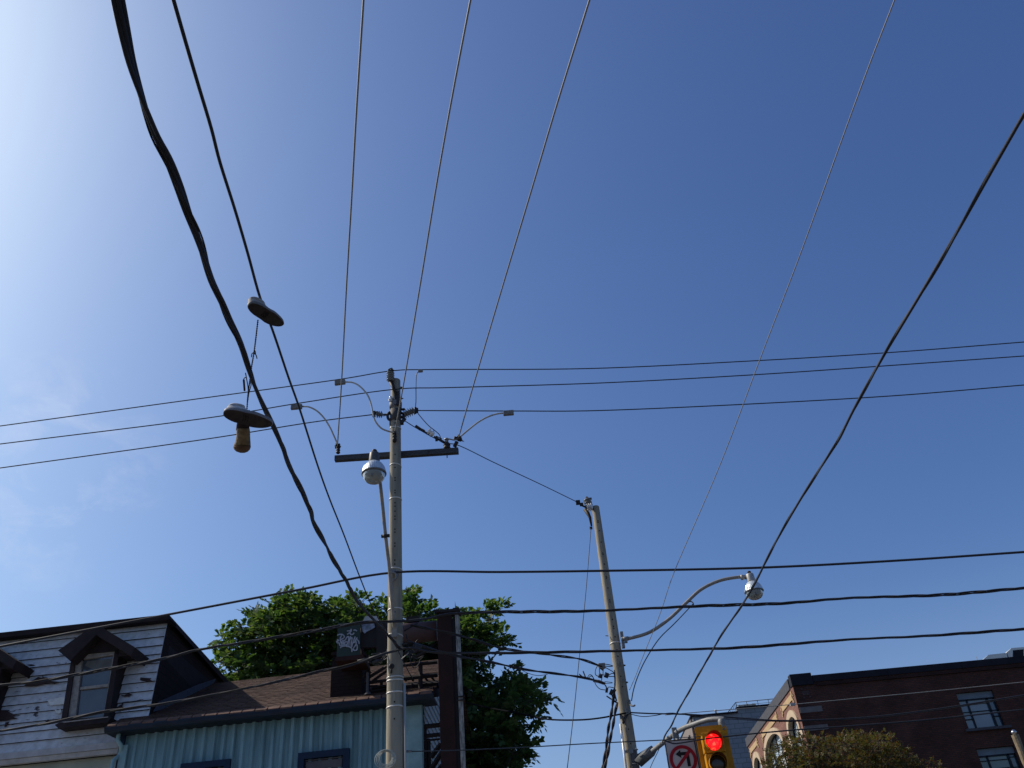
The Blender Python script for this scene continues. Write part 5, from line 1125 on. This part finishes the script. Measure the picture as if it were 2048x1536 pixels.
for c, hw_, zs_, rise, zb in arches:
    K = 24; b = MB(); inn = []; outr = []
    for i in range(K+1):
        a = pi*i/K; inn.append(V((XB, c-hw_*cos(a), zs_+rise*sin(a)))); outr.append(V((XB, c-(hw_+.26)*cos(a), zs_+(rise+.30)*sin(a))))
    pr = V((-.07, 0, 0))
    for i in range(K):
        b.poly([inn[i]+pr, outr[i]+pr, outr[i+1]+pr, inn[i+1]+pr]); b.poly([outr[i], outr[i+1], outr[i+1]+pr, outr[i]+pr]); b.poly([inn[i]+pr, inn[i+1]+pr, inn[i+1]-pr*3, inn[i]-pr*3])
    for sgn in (-1, 1):
        ye = c+sgn*hw_; yo = c+sgn*(hw_+.26)
        b.box((XB-.02, (ye+yo)/2, zs_-.09), (.10, .26, .18)); b.box((XB-.02, (ye+yo)/2+sgn*.12, zs_-.36), (.10, .50, .30)); b.box((XB-.02, (ye+yo)/2, zs_-1.0), (.09, .24, .6))
    b.build('arch_stone', M_stone2, bk_)
    b = MB(); b.poly([inn[i]+V((.22, 0, 0)) for i in range(K+1)]+[V((XB+.22, c+hw_, zb)), V((XB+.22, c-hw_, zb))][0:2]); 
    wf = b.build('arched_window', pane_mat('arched_pane', (.40, .48, .54), .08, .75), bk_)
    b = MB()
    n_m = 3 if hw_ > 1.5 else 1
    for k in range(n_m):
        y_ = c-hw_+2*hw_*(k+1)/(n_m+1); ztp = arch_z(c, hw_, zs_, rise, y_); b.box((XB+.19, y_, (zb+ztp)/2), (.05, .06, ztp-zb))
    b.box((XB+.19, c, zs_-.25), (.05, 2*hw_, .06)); b.box((XB+.19, c, zs_-1.3), (.05, 2*hw_, .05))
    for i in range(K): p, q = inn[i], inn[i+1]; b.tube([p+V((.19, 0, 0)), q+V((.19, 0, 0))], .045, 4)
    b.build('window_frame', M_mul, wf)
    b = MB(); b.poly([(XB, c-hw_, zb), (XB+.22, c-hw_, zb), (XB+.22, c-hw_, zs_), (XB, c-hw_, zs_)]); b.poly([(XB, c+hw_, zb), (XB, c+hw_, zs_), (XB+.22, c+hw_, zs_), (XB+.22, c+hw_, zb)]); b.poly([(XB, c-hw_, zb), (XB, c+hw_, zb), (XB+.22, c+hw_, zb), (XB+.22, c-hw_, zb)]); b.build('reveal', M_cop, wf)
    b = MB(); b.box((XB+.205, c-hw_*.42, (zb+zs_)/2), (.01, hw_*1.0, zs_-zb)); b.build('curtain', mat('white_curtain', (.62, .66, .70), .8), wf)
for y0, y1 in ((42.35, 44.9), (46.0, 50.3), (51.5, 54.0)):
    b = MB(); zc_ = 12.06; b.box((XB-.015, (y0+y1)/2, zc_), (.05, y1-y0-.3, .26))
    for ye, sg_ in ((y0, 1), (y1, -1)):
        b.box((XB-.018, ye+sg_*.1, zc_-.17), (.05, .14, .14)); b.box((XB-.018, ye+sg_*.1, zc_+.16), (.05, .14, .12)); b.box((XB-.018, ye-sg_*.02, zc_-.27), (.05, .10, .09)); b.box((XB-.018, ye-sg_*.02, zc_+.02), (.05, .12, .10))
    b.build('stone_panel', M_stone, bk_)
# rooftop unit
ru = thing('rooftop_unit', V((24.5, 46.5, ZB-.4)), 'white metal rooftop unit with dark louvre above the brick parapet at the right edge', 'rooftop unit')
M_wm = mat('white_metal', (.72, .72, .66), .4, col2=(.62, .62, .56), nscale=2)
YR = 46
def rp_(x, y, Y=YR): return onY(x, y, Y)
b = MB(); b.prism([rp_(1958, 1326), rp_(1977, 1309.5), rp_(2014, 1305.5), rp_(2021, 1325), rp_(2021, 1340), rp_(1958, 1344)], V((0, 1.6, 0))); b.build('sloped_duct', M_wm, ru)
b = MB(); b.prism([rp_(2013, 1305), rp_(2023, 1296), rp_(2110, 1289), rp_(2110, 1335), rp_(2022, 1340)], V((0, 2.2, 0))); b.build('cabinet', M_wm, ru)
b = MB(); b.prism([rp_(2026, 1300.5, YR-.02), rp_(2047, 1298.5, YR-.02), rp_(2047, 1322, YR-.02), rp_(2026, 1324, YR-.02)], V((0, .03, 0))); b.build('louvre', M_cop, ru)
b = MB(); b.tube([rp_(1956, 1328), rp_(1953, 1313)], .012, 5); tag(b.build('roof_rod', M_galv), 'thin short rod standing on the brick parapet left of the rooftop unit', 'rod')

# ================================================================ GREY BLOCK BUILDING BEHIND
gb = thing('grey_building', V((16, 66, 0)), 'pale grey block-walled building with a rooftop railing behind the traffic light', 'building')
M_blk2 = brick_mat('grey_block', (.26, .29, .32), (.235, .265, .295), (.14, .16, .18), bw=.62, bh=.30, ms=.018, var=.12, bump=.3)
b = MB(); b.prism([(9.75, 60, 0), (24, 60, 0), (24, 60, 15.9), (12.78, 60, 15.93), (12.78, 60, 15.66), (9.82, 60, 15.66)], V((0, 12, 0)))
b.build('block_wall', M_blk2, gb)
b = MB(); b.box((11.3, 59.98, 15.70), (3.0, .3, .07)); b.box((18.4, 59.98, 15.97), (11.3, .3, .07)); b.box((9.80, 66, 15.72), (.25, 12.1, .1)); b.build('parapet_cap', M_cop, gb)
b = MB(); b.box((9.70, 66.0, 7.8), (.10, 11.8, 15.5)); b.build('side_cladding', mat('side_pinkish', (.22, .19, .18), .8, col2=(.18, .155, .15), nscale=2), gb)
wf = MB(); wf.box((9.63, 62.6, 14.0), (.06, 2.6, 1.7)); wfo = wf.build('side_window', M_gt, gb)
b = MB()
for i in range(6): b.box((9.58, 61.4+i*.5, 14.0), (.06, .08, 1.7))
b.build('window_bar', M_cop, wfo)
b = MB(); zr0 = 16.38
b.tube([(12.85, 60.2, zr0), (24, 60.2, zr0)], .03, 5); b.tube([(12.85, 60.2, 16.18), (24, 60.2, 16.18)], .015, 5)
for i in range(12): b.tube([(12.85+i*.72, 60.2, 15.95), (12.85+i*.72, 60.2, zr0)], .02, 5)
for i in range(7): b.tube([(12.15+i*.12, 60.2, 15.68), (12.15+i*.12, 60.2, 15.75+.63*i/6)], .015, 5)
b.tube([(12.1, 60.2, 15.7), (12.85, 60.2, zr0)], .025, 5); b.tube([(12.1, 60.2, 15.95), (12.85, 60.2, 15.98)], .015, 5)
b.build('roof_railing', mat('railing_blue_grey', (.10, .14, .2), .5), gb)
b = MB(); b.lathe([(.07, 0), (.07, .28), (.11, .29), (.11, .33)], (11.45, 60.3, 15.7), (0, 0, 1), 10); b.lathe([(.06, 0), (.06, .12)], (12.05, 60.3, 15.7), (0, 0, 1), 8); b.build('vent_pipe', M_wm, gb)
tk = thing('tarped_box', V((13.7, 61, 15.93)), 'cream tarpaulin-covered unit behind the railing of the grey building', 'covered unit')
b = MB(); rnd = random.Random(5); pr = []
for i in range(19):
    a = pi*i/18; pr.append(V((13.62-.62*cos(a)*(1+.03*rnd.random()), 60.45, 15.96+.31*min(1, sin(a)*2.2)*(1+.06*rnd.uniform(-1, 1)))))
b.prism(pr, V((0, .8, 0))); b.build('tarp', mat('tarp_cream', (.50, .47, .38), .9, col2=(.28, .27, .23), nscale=3, stretch=(4, 1, .6), contrast=(.42, .58)), tk)

# ================================================================ pale capped post at the right edge
pp_ = thing('capped_post', V((onY(2043, 1536, 24).x, 24, 0)), 'pale weathered post with a shiny round cap in front of the lower brick-building window', 'post')
pT = onY(2030, 1470, 24); b = MB(); pr = []; rnd = random.Random(9)
for i in range(40): z = pT.z*i/39; pr.append((.072+.016*rnd.random()+(.012 if i > 36 else 0), z))
b.lathe(pr, (pT.x+.0, 24, 0), seg=10, sm=False); b.build('shaft', mat('pale_bark', (.26, .20, .13), .9, col2=(.12, .10, .07), nscale=7, bump=.4), pp_)
b = MB(); b.lathe([(.03, 0), (.045, .02), (.065, .05), (.065, .08), (.04, .12), (.01, .13)], pT+V((.0, 0, .0)), (0, 0, 1), 16); b.build('cap', mat('cap_chrome', (.5, .5, .52), .2, .9), pp_)

# ================================================================ TREES
def inpoly(x, y, P):
    c = False; j = len(P)-1
    for i in range(len(P)):
        if (P[i][1] > y) != (P[j][1] > y) and x < (P[j][0]-P[i][0])*(y-P[i][1])/(P[j][1]-P[i][1])+P[i][0]: c = not c
        j = i
    return c
def compound_leaf(Vt, Fc, p, d, upn, L, n, lw, ll, rnd):
    """pinnate leaf: leaflets either side of a drooping rachis"""
    d = d.normalized(); s = d.cross(upn);
    s = s.normalized() if s.length > 1e-4 else d.orthogonal().normalized()
    nn = s.cross(d)
    for i in range(n):
        t = (i+1)/n; q = p+d*(L*t)-V((0, 0, .25*L*t*t))
        for sg in ((-1, 1) if i < n-1 else (0,)):
            ld = (d*.45+s*sg*.9+nn*rnd.uniform(-.25, .2)-V((0, 0, rnd.uniform(.05, .45)))) if sg else (d-V((0, 0, .4)))
            ld = ld.normalized(); k = ll*rnd.uniform(.75, 1.15)*(1-.25*abs(t-.5)); wv = ld.cross(nn+V((rnd.uniform(-.5, .5), rnd.uniform(-.5, .5), 0)));
            wv = wv.normalized()*lw*rnd.uniform(.8, 1.2) if wv.length > 1e-4 else s*lw
            a = len(Vt); m = q+ld*k*.45
            Vt += [q, m+wv, q+ld*k, m-wv]; Fc.append((a, a+1, a+2, a+3))
def tree(name, base, label, group, clumps, lm, bark, leafargs, limb_r, dens, seed, trunk_pts=None, subdiv_limbs=26):
    rnd = random.Random(seed); t = thing(name, base, label, 'tree', group)
    b = MB(); tp_ = trunk_pts; b.tube(crom(tp_, 5), [limb_r*(1-.55*i/(len(crom(tp_, 5))-1)) for i in range(len(crom(tp_, 5)))], 10); b.build('trunk', bark, t)
    lb = MB(); Vt = []; Fc = []
    cents = [c for c in clumps]
    order = sorted(cents, key=lambda c: -c[1])[:]
    for ci, (c, r) in enumerate(cents):
        # twigs
        if ci % max(1, len(cents)//subdiv_limbs) == 0:
            k = min(range(1, len(tp_)), key=lambda i: abs(tp_[i].z-(c.z-1.4))); s_ = tp_[k]; md = s_.lerp(c, .5)+V((rnd.uniform(-.2, .2), rnd.uniform(-.2, .2), -.25))
            pth = crom([s_, md, c], 5); lb.tube(pth, [limb_r*.38*(1-.85*i/(len(pth)-1)) for i in range(len(pth))], 6)
        nl = int(dens*r*r)
        for k in range(nl):
            v = V((rnd.gauss(0, 1), rnd.gauss(0, 1), rnd.gauss(0, 1))).normalized(); rr = r*rnd.random()**.45
            p = c+V((v.x, v.y, v.z*.72))*rr; dr = (v+V((0, 0, .25))+V((rnd.uniform(-.5, .5), rnd.uniform(-.5, .5), rnd.uniform(-.3, .3)))).normalized()
            compound_leaf(Vt, Fc, p, dr, V((rnd.uniform(-.4, .4), rnd.uniform(-.4, .4), 1)), *leafargs, rnd)
        for k in range(3):
            v = V((rnd.gauss(0, 1), rnd.gauss(0, 1), rnd.gauss(0, 1))).normalized()*r*.85; lb.tube([c-V((0, 0, r*.3)), c+v*.5, c+v], [.014, .01, .004], 4)
    lb.build('limbs', bark, t)
    me = bpy.data.meshes.new('crown'); bw = WORLD[t.name]; me.from_pydata([tuple(p-bw) for p in Vt], [], Fc); me.materials.append(lm); me.update()
    o = bpy.data.objects.new('crown', me); COL.objects.link(o); o.parent = t; return t, len(Fc)
# big tree behind the houses
POLY = [(424, 1325), (437, 1310), (450, 1300), (440, 1285), (430, 1268), (445, 1262), (462, 1268), (468, 1245), (492, 1250), (505, 1240), (500, 1225), (512, 1212), (530, 1222), (545, 1205), (558, 1195), (562, 1180), (576, 1182), (584, 1198), (597, 1192), (606, 1186), (628, 1192), (634, 1212), (655, 1215), (662, 1202), (690, 1197), (722, 1190), (744, 1198), (760, 1215), (775, 1200), (790, 1186), (805, 1172), (820, 1174), (836, 1186), (842, 1206), (866, 1214), (876, 1208), (880, 1224), (915, 1232), (935, 1232), (945, 1216), (965, 1214), (985, 1208), (1008, 1212), (1004, 1226), (985, 1240), (992, 1256), (988, 1268), (1020, 1268), (1024, 1284), (1000, 1295), (975, 1305), (974, 1320), (962, 1340), (975, 1352), (998, 1340), (1034, 1341), (1042, 1362), (1075, 1366), (1100, 1380), (1116, 1396), (1100, 1405), (1078, 1400), (1065, 1412), (1092, 1428), (1085, 1440), (1050, 1432), (1030, 1440), (1050, 1452), (1065, 1462), (1058, 1480), (1076, 1495), (1060, 1510), (1062, 1530), (1050, 1560), (1050, 1640), (800, 1640), (700, 1480), (424, 1420)]
rnd = random.Random(11); cl_ = []
tries = 0
while len(cl_) < 420 and tries < 60000:
    tries += 1; x = rnd.uniform(424, 1120); y = rnd.uniform(1170, 1620)
    if x < 860 and y > 1400: continue
    if any((x-a)**2+((y-b_)*1.5)**2 < c_*c_ for a, b_, c_ in ((592, 1308, 24), (452, 1302, 22), (505, 1350, 18), (652, 1240, 16), (985, 1366, 26), (950, 1330, 14), (1008, 1425, 20), (1045, 1443, 18), (640, 1330, 12), (850, 1290, 16), (1000, 1500, 14), (950, 1440, 12))): continue
    Yd = rnd.uniform(23.8, 27.5); rr_ = rnd.uniform(.26, .48); rpx = (rr_*.62+.20)*62
    if not all(inpoly(x+rpx*cos(a), y+rpx*sin(a)*.8, POLY) for a in (0, 1.05, 2.1, 3.14, 4.2, 5.25)): continue
    c = onY(x, y, Yd)
    if any((c-d).length < .40 for d, _ in cl_): continue
    cl_.append((c, rr_))
# small outer sprigs along the outline
for i, (x, y) in enumerate(POLY[:66]):
    dx_, dy_ = 750-x, 1400-y; dl_ = sqrt(dx_*dx_+dy_*dy_); cl_.append((onY(x+dx_/dl_*17, y+dy_/dl_*17, rnd.uniform(24, 26.5)), rnd.uniform(.14, .20)))
for x, y, r_ in ((447, 1274, .22), (462, 1282, .3), (474, 1258, .24), (492, 1262, .3), (506, 1232, .24), (524, 1236, .3), (548, 1214, .24), (566, 1194, .22), (572, 1212, .3), (606, 1200, .24), (620, 1208, .26), (666, 1212, .22), (692, 1206, .24), (722, 1202, .24), (438, 1320, .22), (452, 1330, .3), (815, 1184, .24), (830, 1198, .26), (868, 1220, .18), (968, 1220, .22), (996, 1220, .22), (985, 1236, .24), (1010, 1278, .22), (1000, 1288, .2), (1022, 1352, .24), (1058, 1378, .26), (1082, 1386, .24), (1102, 1394, .18), (1064, 1404, .2), (1078, 1430, .2), (1058, 1424, .22), (1040, 1455, .24), (1056, 1492, .22), (1048, 1510, .24)):
    cl_.append((onY(x, y, rnd.uniform(24, 26)), r_))
tb = V((-3.0, 26.3, 0)); tpts = [tb, V((-3.1, 26.2, 2.5)), V((-3.3, 26.0, 4.5)), V((-3.5, 25.8, 6.5)), V((-3.6, 25.7, 8.4)), V((-3.8, 25.6, 10))]
M_leaf = leaf_mat('tree_leaf', (.024, .054, .022), (.048, .092, .032), (.10, .135, .055), .32)
M_bark = mat('bark', (.07, .06, .05), .95, col2=(.04, .034, .03), nscale=9, bump=.5)
_, n1 = tree('leafy_tree', tb, 'large dark green leafy tree rising behind the turquoise house', None, cl_, M_leaf, M_bark, (.30, 5, .060, .205), .19, 100, 5, tpts, 40)
# smaller reddish-green tree in front of the brick building
POLY2 = [(1528, 1560), (1532, 1528), (1542, 1505), (1560, 1495), (1580, 1480), (1598, 1474), (1612, 1470), (1625, 1478), (1640, 1472), (1650, 1484), (1668, 1482), (1678, 1474), (1700, 1474), (1716, 1466), (1726, 1466), (1735, 1472), (1755, 1470), (1776, 1466), (1782, 1474), (1772, 1490), (1795, 1500), (1806, 1490), (1812, 1500), (1808, 1512), (1830, 1520), (1840, 1530), (1865, 1524), (1880, 1530), (1885, 1550), (1890, 1640), (1528, 1640)]
rnd = random.Random(4); c2_ = []; tries = 0
while len(c2_) < 210 and tries < 40000:
    tries += 1; x = rnd.uniform(1528, 1890); y = rnd.uniform(1462, 1640); Yd = rnd.uniform(33, 36.5); rr_ = rnd.uniform(.28, .5); rpx = rr_*47*.6
    if not all(inpoly(x+rpx*cos(a), y+rpx*sin(a)*.8, POLY2) for a in (0, 1.05, 2.1, 3.14, 4.2, 5.25)): continue
    c = onY(x, y, Yd)
    if any((c-d).length < .36 for d, _ in c2_): continue
    c2_.append((c, rr_))
for x, y in POLY2[:29]: c2_.append((onY(x+(1700-x)*.02, y+4, rnd.uniform(33.5, 35.5)), .2))
M_leaf2 = leaf_mat('autumn_leaf', (.12, .045, .022), (.055, .058, .024), (.095, .10, .04), .24)
tb2 = V((11.2, 34.8, 0)); tp2 = [tb2, V((11.2, 34.8, 2)), V((11.1, 34.8, 4)), V((11.1, 34.7, 6)), V((11.2, 34.7, 7.4))]
_, n2 = tree('honey_locust', tb2, 'small tree with reddish tips and green leaves in front of the brick building', None, c2_, M_leaf2, M_bark, (.22, 5, .02, .095), .12, 250, 8, tp2, 30)
print('leaflets', n1, n2, 'clumps', len(cl_), len(c2_))
